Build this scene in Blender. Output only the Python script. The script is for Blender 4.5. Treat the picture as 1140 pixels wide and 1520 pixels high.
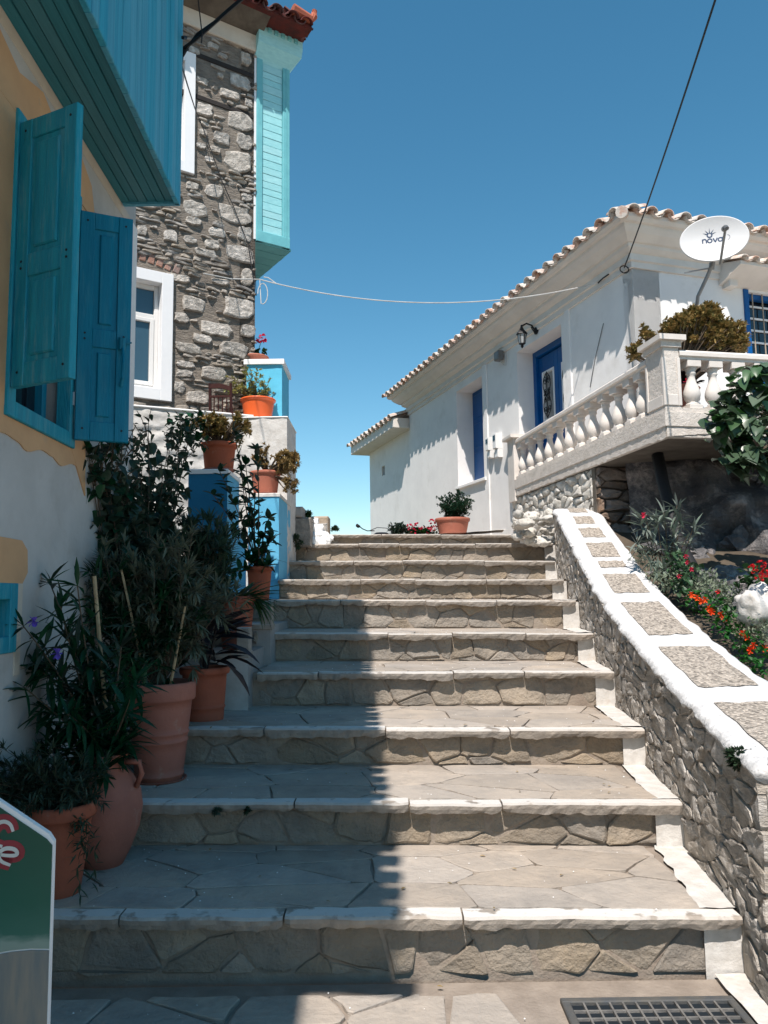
import bpy, math, random
from math import sin, cos, pi, radians, atan2, sqrt, floor
from mathutils import Vector as V, Matrix, Quaternion, noise
for o in list(bpy.data.objects): bpy.data.objects.remove(o)
rnd = random.Random(11)
U = rnd.uniform
scene = bpy.context.scene
C = scene.collection
# ------------------------------------------------------------ camera
FPX, EYE, PITCH, ROLL = 1141.0, 1.46, radians(6.15), radians(-.8)
cam = bpy.data.objects.new('camera', bpy.data.cameras.new('camera'))
C.objects.link(cam); scene.camera = cam
CM = Matrix.Rotation(pi/2+PITCH, 3, 'X') @ Matrix.Rotation(ROLL, 3, 'Z')
cam.matrix_world = Matrix.Translation((0, 0, EYE)) @ CM.to_4x4()
cam.data.sensor_fit = 'HORIZONTAL'; cam.data.sensor_width = 36; cam.data.lens = 36*FPX/1140
cam.data.clip_start = .05; cam.data.clip_end = 3000
# ------------------------------------------------------------ light
SUN_T = V((.14, .62, -1)).normalized()          # the way the sunlight travels
world = bpy.data.worlds.new('World'); scene.world = world; world.use_nodes = True
nt = world.node_tree; nt.nodes.clear()
sky = nt.nodes.new('ShaderNodeTexSky'); sky.sky_type = 'NISHITA'; sky.sun_disc = False
sky.sun_elevation = math.asin(-SUN_T.z); sky.sun_rotation = atan2(-SUN_T.x, -SUN_T.y)
sky.air_density = 1.0; sky.dust_density = .1; sky.ozone_density = 1.2; sky.altitude = 50
hs = nt.nodes.new('ShaderNodeHueSaturation'); hs.inputs['Hue'].default_value = .480
hs.inputs['Saturation'].default_value = 1.28
bg = nt.nodes.new('ShaderNodeBackground'); bg.inputs['Strength'].default_value = .112
wo = nt.nodes.new('ShaderNodeOutputWorld')
nt.links.new(sky.outputs[0], hs.inputs['Color']); nt.links.new(hs.outputs[0], bg.inputs[0]); nt.links.new(bg.outputs[0], wo.inputs[0])
sun = bpy.data.objects.new('sun', bpy.data.lights.new('sun', 'SUN')); C.objects.link(sun)
sun.data.energy = 5.0; sun.data.angle = radians(.5); sun.data.color = (1, .925, .855)
sun.rotation_euler = SUN_T.to_track_quat('-Z', 'Y').to_euler(); sun.location = (-3, -6, 12)
scene.view_settings.view_transform = 'Standard'; scene.view_settings.look = 'None'
scene.view_settings.exposure = 0.42; scene.view_settings.gamma = 1
# ------------------------------------------------------------ pixels to points on real planes
def ray(px, py): return CM @ V(((px-570)/FPX, -(py-760)/FPX, -1))
def aty(px, py, y): d = ray(px, py); return V((0, 0, EYE)) + d*(y/d.y)
def proj(p):
    q = CM.transposed() @ (V(p)-V((0, 0, EYE))); return (570-FPX*q.x/q.z, 760+FPX*q.y/q.z)
class Frame:
    def __init__(s, o, u, v=(0, 0, 1)):
        s.o = V(o); s.u = V(u).normalized(); s.v = V(v).normalized(); s.n = s.u.cross(s.v).normalized()
    def P(s, a, b, c=0): return s.o + s.u*a + s.v*b + s.n*c
    def px(s, x, y, c=0):
        d = ray(x, y); o = s.o+s.n*c; e = V((0, 0, EYE)); t = (o-e).dot(s.n)/d.dot(s.n); p = e+d*t-s.o
        return p.dot(s.u), p.dot(s.v)
    def mat(s, a, b, c=0):
        m = Matrix((s.u, s.v, s.n)).transposed().to_4x4(); m.translation = s.P(a, b, c); return m
# ------------------------------------------------------------ materials
M = {}
def mat(name, col, col2=None, scale=6, stretch=(1, 1, 1), rough=.85, bump=.3, bscale=40, objrand=.0, spec=.3, stain=None, stain_scale=1.5,
        stain_lo=.5, stain_hi=.62, vor=None, metal=0, trans=0, topcol=None, lo=.35, hi=.65, bdist=.01):
    m = bpy.data.materials.new(name); m.use_nodes = True; t = m.node_tree; t.nodes.clear(); L = t.links.new
    def N(k, **kw):
        n = t.nodes.new(k)
        for a, b in kw.items(): setattr(n, a, b)
        return n
    out = N('ShaderNodeOutputMaterial'); b = N('ShaderNodeBsdfPrincipled'); L(b.outputs[0], out.inputs[0])
    b.inputs['Roughness'].default_value = rough; b.inputs['Metallic'].default_value = metal
    b.inputs['Specular IOR Level'].default_value = spec
    g = N('ShaderNodeNewGeometry'); mp = N('ShaderNodeMapping'); mp.inputs['Scale'].default_value = stretch
    L(g.outputs['Position'], mp.inputs[0])
    n1 = N('ShaderNodeTexNoise'); n1.inputs['Scale'].default_value = scale; n1.inputs['Detail'].default_value = 6; n1.inputs['Roughness'].default_value = .6
    L(mp.outputs[0], n1.inputs['Vector'])
    r = N('ShaderNodeMapRange'); r.inputs[1].default_value = lo; r.inputs[2].default_value = hi; L(n1.outputs[0], r.inputs[0])
    mx = N('ShaderNodeMix', data_type='RGBA'); L(r.outputs[0], mx.inputs[0])
    c2 = col2 or tuple(c*.75 for c in col)
    mx.inputs[6].default_value = (*col, 1); mx.inputs[7].default_value = (*c2, 1); cur = mx.outputs[2]
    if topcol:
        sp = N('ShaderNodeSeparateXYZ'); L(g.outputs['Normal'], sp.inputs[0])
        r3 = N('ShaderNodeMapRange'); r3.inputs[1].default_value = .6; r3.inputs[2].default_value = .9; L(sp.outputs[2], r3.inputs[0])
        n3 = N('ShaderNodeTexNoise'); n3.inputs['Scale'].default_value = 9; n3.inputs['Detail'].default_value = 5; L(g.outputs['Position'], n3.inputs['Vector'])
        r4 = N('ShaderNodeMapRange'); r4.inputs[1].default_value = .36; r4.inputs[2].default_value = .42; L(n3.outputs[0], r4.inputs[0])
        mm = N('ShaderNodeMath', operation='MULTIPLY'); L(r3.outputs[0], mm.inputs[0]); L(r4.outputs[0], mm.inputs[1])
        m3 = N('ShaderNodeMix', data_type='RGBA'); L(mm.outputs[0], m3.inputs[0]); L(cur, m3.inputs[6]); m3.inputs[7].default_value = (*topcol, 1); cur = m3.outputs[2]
    if stain:
        n4 = N('ShaderNodeTexNoise'); n4.inputs['Scale'].default_value = stain_scale; n4.inputs['Detail'].default_value = 8; n4.inputs['Roughness'].default_value = .7
        L(mp.outputs[0], n4.inputs['Vector'])
        r5 = N('ShaderNodeMapRange'); r5.inputs[1].default_value = stain_lo; r5.inputs[2].default_value = stain_hi; L(n4.outputs[0], r5.inputs[0])
        m4 = N('ShaderNodeMix', data_type='RGBA'); L(r5.outputs[0], m4.inputs[0]); L(cur, m4.inputs[6]); m4.inputs[7].default_value = (*stain, 1); cur = m4.outputs[2]
    if vor:
        vv = N('ShaderNodeTexVoronoi'); vv.inputs['Scale'].default_value = vor; L(g.outputs['Position'], vv.inputs['Vector'])
        bw = N('ShaderNodeSeparateColor'); L(vv.outputs['Color'], bw.inputs[0])
        r6 = N('ShaderNodeMapRange'); r6.inputs[3].default_value = .45; r6.inputs[4].default_value = 1.5; L(bw.outputs[0], r6.inputs[0])
        h6 = N('ShaderNodeHueSaturation'); L(r6.outputs[0], h6.inputs['Value']); L(cur, h6.inputs['Color']); cur = h6.outputs[0]
    if objrand:
        oi = N('ShaderNodeObjectInfo'); r2 = N('ShaderNodeMapRange'); r2.inputs[3].default_value = 1-objrand; r2.inputs[4].default_value = 1+objrand
        L(oi.outputs['Random'], r2.inputs[0]); h = N('ShaderNodeHueSaturation'); L(r2.outputs[0], h.inputs['Value'])
        ms = N('ShaderNodeMath', operation='FRACT'); m7 = N('ShaderNodeMath', operation='MULTIPLY'); m7.inputs[1].default_value = 7.31
        L(oi.outputs['Random'], m7.inputs[0]); L(m7.outputs[0], ms.inputs[0])
        r7 = N('ShaderNodeMapRange'); r7.inputs[3].default_value = 1-objrand*1.6; r7.inputs[4].default_value = 1+objrand*1.6; L(ms.outputs[0], r7.inputs[0]); L(r7.outputs[0], h.inputs['Saturation'])
        L(cur, h.inputs['Color']); cur = h.outputs[0]
    L(cur, b.inputs['Base Color'])
    if bump:
        n2 = N('ShaderNodeTexNoise'); n2.inputs['Scale'].default_value = bscale; n2.inputs['Detail'].default_value = 8; n2.inputs['Roughness'].default_value = .65
        L(mp.outputs[0], n2.inputs['Vector']); bp = N('ShaderNodeBump'); bp.inputs['Strength'].default_value = bump; bp.inputs['Distance'].default_value = bdist
        src = n2.outputs[0]
        if vor:
            L(vv.outputs['Distance'], bp.inputs['Height']); bp.invert = True
        else: L(src, bp.inputs['Height'])
        L(bp.outputs[0], b.inputs['Normal'])
    if trans:
        tr = N('ShaderNodeBsdfTranslucent'); L(cur, tr.inputs[0]); ms2 = N('ShaderNodeMixShader'); ms2.inputs[0].default_value = trans
        L(b.outputs[0], ms2.inputs[1]); L(tr.outputs[0], ms2.inputs[2]); L(ms2.outputs[0], out.inputs[0])
    M[name] = m; return m
mat('flagstone', (.42, .36, .30), (.33, .29, .25), scale=4, objrand=.10, bump=.9, bscale=22, bdist=.014, stain=(.27, .24, .21), stain_scale=6, stain_lo=.52, stain_hi=.74)
mat('riserstone', (.34, .285, .225), (.235, .205, .17), scale=5, objrand=.16, bump=1, bscale=11, bdist=.04, stain=(.33, .27, .20), stain_scale=4, stain_lo=.55, stain_hi=.75)
mat('mortar', (.32, .27, .225), (.24, .20, .165), scale=9, bump=.7, bscale=60)
mat('riser_mortar', (.25, .20, .16), (.31, .26, .21), scale=9, bump=.8, bscale=50)
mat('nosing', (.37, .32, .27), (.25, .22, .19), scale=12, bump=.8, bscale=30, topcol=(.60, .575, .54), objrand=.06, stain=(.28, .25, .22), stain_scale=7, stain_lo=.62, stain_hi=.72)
mat('whitewash', (.62, .60, .57), (.50, .475, .44), scale=14, bump=.6, bscale=35, stain=(.50, .45, .40), stain_scale=9, stain_lo=.60, stain_hi=.68)
mat('white_cap', (.66, .655, .65), (.57, .565, .56), scale=10, bump=.9, bscale=24, bdist=.02, stain=(.50, .48, .45), stain_scale=7, stain_lo=.60, stain_hi=.72)
mat('pebbles', (.40, .35, .295), (.30, .26, .22), scale=60, vor=75, bump=.8, bdist=.012)
mat('rubble', (.50, .45, .39), (.36, .32, .275), scale=11, stretch=(1, 1, 2.2), objrand=.13, bump=1, bscale=26, bdist=.035, stain=(.60, .56, .51), stain_scale=7, stain_lo=.48, stain_hi=.6)
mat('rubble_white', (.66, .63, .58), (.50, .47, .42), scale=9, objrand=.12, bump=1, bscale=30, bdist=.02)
mat('rubble_mortar', (.52, .47, .41), (.36, .315, .265), scale=12, bump=1, bscale=40, bdist=.02, stain=(.5, .46, .41), stain_scale=5, stain_lo=.52, stain_hi=.64)
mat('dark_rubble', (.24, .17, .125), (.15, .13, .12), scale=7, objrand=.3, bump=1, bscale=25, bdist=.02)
mat('rock', (.13, .125, .125), (.07, .07, .08), scale=5, bump=1, bscale=12, bdist=.05, objrand=.15, stain=(.30, .27, .26), stain_scale=3)
mat('pale_stone', (.64, .59, .53), (.40, .37, .33), scale=16, bump=1, bscale=26, bdist=.05, objrand=.1, lo=.38, hi=.56)
mat('slate', (.40, .36, .31), (.22, .20, .18), scale=12, bump=1, bscale=50, bdist=.015, objrand=.3)
mat('wall_mortar', (.33, .285, .235), (.20, .175, .15), scale=9, bump=1, bscale=16, bdist=.06, stretch=(1, 1, 3.5))
mat('brick', (.36, .20, .15), (.28, .2, .17), scale=14, bump=.8, objrand=.15)
mat('white_wall', (.80, .785, .765), (.74, .725, .71), scale=2.5, bump=.12, bscale=25, stain=(.62, .60, .57), stain_scale=2.3, stain_lo=.54, stain_hi=.80)
mat('cornice', (.72, .68, .63), (.65, .61, .565), scale=4, bump=.1, bscale=40)
mat('terrace_plaster', (.68, .62, .565), (.56, .51, .455), scale=9, bump=.9, bscale=38, bdist=.012, stain=(.42, .38, .34), stain_scale=10, stain_lo=.60, stain_hi=.66)
mat('baluster', (.70, .65, .60), (.62, .57, .52), scale=8, bump=.15, bscale=60)
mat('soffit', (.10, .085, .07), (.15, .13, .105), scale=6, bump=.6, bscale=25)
mat('left_plaster', (.50, .49, .47), (.42, .41, .39), scale=3, bump=.35, bscale=14, stain=(.36, .34, .31), stain_scale=2, stain_lo=.55, stain_hi=.75)
mat('ochre_plaster', (.60, .36, .19), (.52, .31, .165), scale=4, bump=.3, bscale=18, stain=(.42, .32, .22), stain_scale=3, stain_lo=.58, stain_hi=.7)
mat('cream_plaster', (.60, .54, .45), (.52, .46, .38), scale=4, bump=.3, bscale=18, stain=(.45, .36, .27), stain_scale=3, stain_lo=.55, stain_hi=.7)
mat('shutter_blue', (.0, .20, .31), (.0, .16, .26), scale=5, stretch=(6, 6, .6), bump=.35, bscale=20, rough=.5, stain=(.04, .22, .30), stain_scale=4, stain_lo=.52, stain_hi=.72)
mat('shutter_teal', (.015, .29, .38), (.008, .22, .31), scale=5, stretch=(6, 6, .6), bump=.5, bscale=20, rough=.55, stain=(.10, .32, .38), stain_scale=6, stain_lo=.52, stain_hi=.70)
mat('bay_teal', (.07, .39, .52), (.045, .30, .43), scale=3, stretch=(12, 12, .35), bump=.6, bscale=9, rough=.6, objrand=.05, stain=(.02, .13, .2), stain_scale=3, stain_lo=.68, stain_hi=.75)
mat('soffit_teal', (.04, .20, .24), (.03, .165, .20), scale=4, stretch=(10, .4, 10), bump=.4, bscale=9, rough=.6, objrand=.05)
mat('mint', (.35, .68, .70), (.29, .6, .63), scale=6, stretch=(2, 2, 8), bump=.25, bscale=20, rough=.6, objrand=.04)
mat('mint_dark', (.17, .49, .52), (.14, .42, .46), scale=6, bump=.2, rough=.6)
mat('blue_paint', (.0, .09, .30), (.0, .07, .24), scale=4, bump=.15, rough=.45)
mat('pillar_blue', (.12, .42, .62), (.10, .37, .56), scale=3, bump=.4, bscale=20, stain=(.2, .5, .7), stain_scale=2.5, stain_lo=.6, stain_hi=.75)
mat('pillar_shaded', (.02, .18, .33), (.015, .15, .28), scale=3, bump=.3, bscale=20)  # the pillar blue with shade painted in as a darker tone
mat('blue_soft', (.12, .50, .70), (.10, .44, .62), scale=3, bump=.3, bscale=20)
mat('terracotta', (.40, .125, .075), (.30, .095, .06), scale=4, bump=.3, bscale=50, rough=.75, stain=(.42, .26, .19), stain_scale=6, stain_lo=.60, stain_hi=.78, objrand=.07)
mat('orange_plastic', (.78, .13, .03), (.72, .12, .03), scale=4, bump=0, rough=.35, spec=.5)
mat('soil', (.03, .022, .015), bump=1, bscale=80)
mat('roof_tile', (.42, .16, .11), (.26, .09, .07), scale=9, bump=.5, objrand=.2)
mat('roof_tile_dark', (.14, .045, .04), (.07, .03, .028), scale=9, bump=.5, objrand=.2)
mat('roof_tile_pale', (.58, .42, .34), (.50, .27, .19), scale=14, bump=.5, objrand=.12, stain=(.62, .56, .50), stain_scale=9, stain_lo=.42, stain_hi=.52)
mat('dark_timber', (.035, .03, .028), bump=.8)
mat('bark', (.12, .09, .06), (.08, .06, .045), scale=20, bump=.8)
mat('bamboo', (.42, .33, .20), (.3, .22, .13), scale=20, bump=.3)
mat('black', (.012, .012, .014), bump=0, rough=.5)
mat('iron', (.02, .02, .022), bump=.2, rough=.6)
mat('grey_metal', (.22, .22, .22), bump=.1, rough=.5, metal=.5)
mat('galvanised', (.34, .35, .36), bump=.1, rough=.45, metal=.6)
mat('white_plastic', (.74, .73, .71), (.70, .69, .67), bump=0, rough=.4)
mat('white_paint', (.82, .82, .82), (.79, .79, .79), bump=.05, rough=.5)
mat('dish', (.62, .61, .60), (.60, .59, .58), bump=0, rough=.45)
mat('dish_print', (.06, .09, .16), bump=0)
mat('dark_red_wood', (.05, .015, .012), bump=.2, rough=.4)
mat('cable_white', (.6, .6, .58), bump=0)
mat('grate', (.07, .075, .08), (.10, .095, .085), scale=20, bump=.6, rough=.7)
mat('grate_pit', (.010, .016, .022), bump=.3)
mat('grate_bar', (.20, .19, .175), (.12, .115, .11), scale=25, bump=.6, rough=.7)
mat('leaf_deep', (.030, .075, .042), (.012, .038, .022), scale=20, bump=0, rough=.42, trans=.28, objrand=.3)
mat('leaf_vine', (.08, .14, .07), (.045, .095, .04), scale=6, bump=0, rough=.35, spec=.5, trans=.2, objrand=.3)
mat('leaf_green', (.045, .105, .04), (.02, .055, .022), scale=20, bump=0, rough=.45, trans=.25, objrand=.3)
mat('leaf_grey', (.19, .22, .14), (.09, .13, .075), scale=20, bump=0, rough=.6, trans=.25, objrand=.3)
mat('leaf_silver', (.20, .24, .20), (.11, .14, .12), scale=9, bump=0, rough=.55, trans=.15, objrand=.2)
mat('leaf_dark', (.012, .010, .014), (.02, .012, .014), scale=20, bump=0, rough=.5, objrand=.2)
mat('leaf_jade', (.36, .24, .09), (.13, .12, .04), scale=25, bump=0, rough=.4, trans=.15, lo=.42, hi=.58)
mat('leaf_dry', (.36, .24, .10), (.20, .15, .06), scale=25, bump=0, rough=.6, trans=.2, lo=.42, hi=.58)
mat('leaf_yellow', (.40, .36, .12), (.22, .24, .09), scale=12, bump=0, rough=.5, trans=.3)
mat('petal_pink', (.75, .05, .13), (.6, .03, .08), bump=0, trans=.2)
mat('petal_red', (.65, .02, .03), (.5, .015, .02), bump=0, trans=.2)
mat('petal_orange', (.85, .11, .02), (.75, .06, .01), bump=0, trans=.25)
mat('petal_violet', (.16, .10, .55), (.12, .08, .45), bump=0, trans=.25)
mat('earth', (.11, .085, .06), (.07, .055, .04), bump=1, bscale=20)
mat('hill', (.16, .15, .10), (.10, .11, .06), scale=.5, bump=.5, bscale=4)
mat('concrete', (.34, .32, .30), (.28, .26, .245), bump=.5)
mat('tan_stone', (.42, .34, .26), (.34, .27, .2), scale=9, bump=.8, bscale=40)
mat('sign_green', (.0, .13, .085), (.0, .09, .07), scale=4, bump=.05, rough=.35)
mat('sign_cream', (.24, .22, .185), (.15, .17, .17), scale=7, stretch=(6, 6, .8), bump=.05, rough=.4)
mat('sign_dark', (.012, .05, .055), (.05, .10, .10), scale=5, stretch=(1, 1, 3), bump=0, rough=.4)
mat('sign_foam', (.30, .36, .34), (.08, .2, .18), scale=9, stretch=(1, 1, 3), bump=0, rough=.4)
def signmat():
    m = bpy.data.materials.new('sign_picture'); m.use_nodes = True; t = m.node_tree; b = t.nodes['Principled BSDF']; b.inputs['Roughness'].default_value = .35; L = t.links.new
    g = t.nodes.new('ShaderNodeNewGeometry'); sp_ = t.nodes.new('ShaderNodeSeparateXYZ'); L(g.outputs['Position'], sp_.inputs[0])
    n = t.nodes.new('ShaderNodeTexNoise'); n.inputs['Scale'].default_value = 14; n.inputs['Detail'].default_value = 5; mp = t.nodes.new('ShaderNodeMapping'); mp.inputs['Scale'].default_value = (1, 1, 3); L(g.outputs['Position'], mp.inputs[0]); L(mp.outputs[0], n.inputs[0])
    a = t.nodes.new('ShaderNodeMath'); a.operation = 'MULTIPLY_ADD'; a.inputs[1].default_value = .05; L(n.outputs[0], a.inputs[0]); L(sp_.outputs[2], a.inputs[2])
    r = t.nodes.new('ShaderNodeMapRange'); r.inputs[1].default_value = .50; r.inputs[2].default_value = .90; L(a.outputs[0], r.inputs[0])
    c = t.nodes.new('ShaderNodeValToRGB'); e = c.color_ramp.elements; e[0].position = 0; e[0].color = (.005, .045, .05, 1); e[1].position = 1; e[1].color = (0, .065, .04, 1)
    for p_, col in ((.085, (.004, .03, .035, 1)), (.11, (.16, .22, .20, 1)), (.165, (.10, .17, .16, 1)), (.185, (.005, .03, .035, 1)), (.215, (.01, .05, .05, 1)), (.25, (.19, .25, .22, 1)), (.36, (.20, .28, .24, 1)), (.41, (.02, .12, .09, 1)), (.60, (0, .09, .06, 1))):
        q = e.new(p_); q.color = col
    L(r.outputs[0], c.inputs[0]); L(c.outputs[0], b.inputs['Base Color']); M['sign_picture'] = m
signmat()
mat('sign_red', (.30, .04, .05), bump=0, rough=.4)
mat('sign_white', (.66, .66, .62), bump=0, rough=.4)
mat('interior', (.015, .018, .02), bump=0)
def glass(name, tint, rough=.05):
    m = bpy.data.materials.new(name); m.use_nodes = True; b = m.node_tree.nodes['Principled BSDF']
    b.inputs['Base Color'].default_value = (*tint, 1); b.inputs['Roughness'].default_value = rough; b.inputs['Specular IOR Level'].default_value = .8
    M[name] = m
glass('pane', (.04, .085, .12)); glass('pane_dark', (.01, .015, .02)); glass('lamp_glass', (.35, .36, .36), .2)
# ------------------------------------------------------------ objects
WL = {}
def worldloc(o):
    return WL.get(o.name, V((0, 0, 0))) if o else V((0, 0, 0))
def mk(name, vs, fs, m, parent=None, smooth=False, center=True, kind=None, label=None, mi=None):
    vs = [V(v) for v in vs]
    if center:
        c = V((0, 0, 0))
        for v in vs: c += v
        c /= max(1, len(vs))
    else: c = V((0, 0, 0))
    me = bpy.data.meshes.new(name); me.from_pydata([tuple(v-c) for v in vs], [], fs)
    for q in (m if isinstance(m, (list, tuple)) else [m]): me.materials.append(M[q])
    if mi: me.polygons.foreach_set('material_index', mi)
    if smooth: me.polygons.foreach_set('use_smooth', [True]*len(me.polygons))
    me.update()
    o = bpy.data.objects.new(name, me); C.objects.link(o)
    o.location = c-worldloc(parent); WL[o.name] = c
    if parent: o.parent = parent
    if kind: o['kind'] = kind
    if label: o['label'] = label
    return o
def inst(name, mesh, mw, parent, label=None):
    o = bpy.data.objects.new(name, mesh); C.objects.link(o); o.parent = parent
    o.matrix_basis = Matrix.Translation(-worldloc(parent)) @ mw; WL[o.name] = mw.translation.copy()
    if label: o['label'] = label
    return o
def thing(name, label, cat, loc=(0, 0, 0), group=None):
    o = bpy.data.objects.new(name, None); C.objects.link(o); o.location = V(loc); o.empty_display_size = .1; WL[o.name] = V(loc)
    o['label'] = label; o['category'] = cat
    if group: o['group'] = group
    return o
def tag(o, label, cat, group=None):
    o['label'] = label; o['category'] = cat
    if group: o['group'] = group
    return o
class B:
    def __init__(s): s.v = []; s.f = []; s.mi = []; s.cur = 0
    def add(s, vs, fs):
        k = len(s.v); s.v += [V(v) for v in vs]; s.f += [tuple(i+k for i in f) for f in fs]; s.mi += [s.cur]*len(fs); return s
    def box(s, fr, a0, a1, b0, b1, c0, c1, bev=0):
        if bev:
            e = bev; vs = []
            for c, i in ((c0, 0), (c1-e, 0), (c1, e)):
                for a, b in ((a0+i, b0+i), (a1-i, b0+i), (a1-i, b1-i), (a0+i, b1-i)): vs.append(fr.P(a, b, c))
            fs = [(3, 2, 1, 0), (8, 9, 10, 11)]
            for r in (0, 4):
                for k in range(4): fs.append((r+k, r+(k+1) % 4, r+4+(k+1) % 4, r+4+k))
            return s.add(vs, fs)
        vs = [fr.P(a, b, c) for c in (c0, c1) for a, b in ((a0, b0), (a1, b0), (a1, b1), (a0, b1))]
        return s.add(vs, [(3, 2, 1, 0), (4, 5, 6, 7), (0, 1, 5, 4), (1, 2, 6, 5), (2, 3, 7, 6), (3, 0, 4, 7)])
    def quad(s, *p): return s.add(p, [tuple(range(len(p)))])
    def loft(s, rings, closed=True, caps=False):
        n = len(rings[0]); vs = [p for r in rings for p in r]; fs = []
        for i in range(len(rings)-1):
            for k in range(n if closed else n-1):
                k2 = (k+1) % n; fs.append((i*n+k, i*n+k2, (i+1)*n+k2, (i+1)*n+k))
        if caps: fs.append(tuple(range(n-1, -1, -1))); fs.append(tuple((len(rings)-1)*n+k for k in range(n)))
        return s.add(vs, fs)
    def tube(s, pts, r, n=6, r2=None):
        pts = [V(p) for p in pts]; rings = []; up = V((.13, .21, .97)).normalized()
        for i, p in enumerate(pts):
            t = (pts[min(i+1, len(pts)-1)]-pts[max(i-1, 0)]).normalized()
            x = t.cross(up)
            if x.length < .05: x = t.cross(V((1, 0, 0)))
            x.normalize(); y = x.cross(t).normalized(); rr = r if r2 is None else r+(r2-r)*i/(len(pts)-1)
            rings.append([p+x*(cos(2*pi*k/n)*rr)+y*(sin(2*pi*k/n)*rr) for k in range(n)])
        return s.loft(rings, True, True)
    def lathe(s, o, prof, n=24, ax=None, sq=None):
        o = V(o); ax = V(ax or (0, 0, 1)).normalized(); x = ax.orthogonal().normalized(); y = ax.cross(x)
        return s.loft([[o+ax*z+x*(cos(2*pi*k/n)*r)+y*(sin(2*pi*k/n)*r) for k in range(n)] for r, z in prof], True, True)
    def obj(s, name, m, parent=None, **k): return mk(name, s.v, s.f, m, parent, mi=s.mi if isinstance(m, (list, tuple)) else None, **k)
def nz(p, f=1.0, o=0): return noise.noise(V(p)*f+V((o*7.3, o*3.1, o*5.7)))
# polygon tools
def clip(poly, px, py, nx, ny):
    out = []; n = len(poly)
    for i in range(n):
        p, q = poly[i], poly[(i+1) % n]; dp = (p[0]-px)*nx+(p[1]-py)*ny; dq = (q[0]-px)*nx+(q[1]-py)*ny
        if dp <= 0: out.append(p)
        if (dp < 0 < dq) or (dq < 0 < dp):
            t = dp/(dp-dq); out.append((p[0]+(q[0]-p[0])*t, p[1]+(q[1]-p[1])*t))
    return out
def area(p): return abs(sum(p[i][0]*p[(i+1) % len(p)][1]-p[(i+1) % len(p)][0]*p[i][1] for i in range(len(p))))/2
def inset(poly, g):
    out = list(poly); n = len(poly)
    for i in range(n):
        p, q = poly[i], poly[(i+1) % n]; dx, dy = q[0]-p[0], q[1]-p[1]; l = sqrt(dx*dx+dy*dy)
        if l < 1e-5: continue
        nx, ny = dy/l, -dx/l
        out = clip(out, p[0]-nx*g, p[1]-ny*g, nx, ny)
        if len(out) < 3: return []
    return out
def soften(poly, r=.22, jit=.0):
    out = []; n = len(poly)
    for i in range(n):
        p, q = poly[i], poly[(i+1) % n]
        l = sqrt((q[0]-p[0])**2+(q[1]-p[1])**2)
        for t in ((r, 1-r) if l < .12 else (r*.6, .5, 1-r*.6)):
            out.append((p[0]+(q[0]-p[0])*t+U(-jit, jit), p[1]+(q[1]-p[1])*t+U(-jit, jit)))
    return out
def cells(a0, a1, b0, b1, da, db, jit=.42, gap=.008, brick=True, lo=None, hi=None, skip=None, r=.2, ej=.004):
    na, nb = max(1, round((a1-a0)/da)), max(1, round((b1-b0)/db)); da, db = (a1-a0)/na, (b1-b0)/nb
    pts = {}
    for j in range(-2, nb+2):
        for i in range(-2, na+3):
            pts[i, j] = (a0+(i+.5+(.5 if brick and j % 2 else 0)+U(-jit, jit))*da, b0+(j+.5+U(-jit, jit))*db)
    res = []; k2 = (da/db)**2
    for j in range(-1, nb+1):
        for i in range(-1, na+2):
            x, y = pts[i, j]; poly = [(x-2*da, y-2*db), (x+2*da, y-2*db), (x+2*da, y+2*db), (x-2*da, y+2*db)]
            for dj in (-2, -1, 0, 1, 2):
                for di in (-2, -1, 0, 1, 2):
                    if (di or dj) and (i+di, j+dj) in pts:
                        qx, qy = pts[i+di, j+dj]; poly = clip(poly, (x+qx)/2, (y+qy)/2, qx-x, (qy-y)*k2)
            if len(poly) < 3: continue
            for (X, Y, nx, ny) in ((a0, 0, -1, 0), (a1, 0, 1, 0), (0, b0, 0, -1), (0, b1, 0, 1)):
                poly = clip(poly, X, Y, nx, ny)
                if len(poly) < 3: break
            if len(poly) < 3: continue
            cx = sum(p[0] for p in poly)/len(poly)
            for fn, sg in ((lo, -1), (hi, 1)):
                if fn and len(poly) >= 3:
                    e = .05; s_ = (fn(cx+e)-fn(cx-e))/(2*e); poly = clip(poly, cx, fn(cx), -s_*sg, sg)
            if len(poly) < 3 or area(poly) < da*db*.06: continue
            if skip:
                for (h0, h1, g0, g1) in skip:
                    cy = sum(p[1] for p in poly)/len(poly); cx = sum(p[0] for p in poly)/len(poly)
                    if h0 < cx < h1 and g0 < cy < g1: poly = []; break
                    if not poly: break
                if not poly: continue
            poly = inset(poly, gap)
            if len(poly) < 3 or area(poly) < .0006: continue
            res.append(soften(poly, r, ej))
    return res
def stone(fr, poly, h, name, m, parent, tilt=.0, base=-.02, bev=.75, rough=.0):
    cx = sum(p[0] for p in poly)/len(poly); cy = sum(p[1] for p in poly)/len(poly); n = len(poly)
    ta, tb = U(-tilt, tilt), U(-tilt, tilt)
    H = lambda p, k: h*k+ta*(p[0]-cx)+tb*(p[1]-cy)+U(-rough, rough)
    vs = [fr.P(p[0], p[1], base) for p in poly]+[fr.P(p[0], p[1], H(p, .55)) for p in poly]
    vs += [fr.P(cx+(p[0]-cx)*bev, cy+(p[1]-cy)*bev, H(p, 1)) for p in poly]+[fr.P(cx, cy, H((cx, cy), 1))]
    fs = []
    for r in (0, n):
        for k in range(n): fs.append((r+k, r+(k+1) % n, r+n+(k+1) % n, r+n+k))
    for k in range(n): fs.append((2*n+k, 2*n+(k+1) % n, 3*n))
    if fr_flip(fr): fs = [f[::-1] for f in fs]
    if parent == 'raw': return vs, fs
    return mk(name, vs, fs, m, parent, smooth=m in ('rubble_white',))
def fr_flip(fr): return fr.u.cross(fr.v).dot(fr.n) < 0
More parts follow.
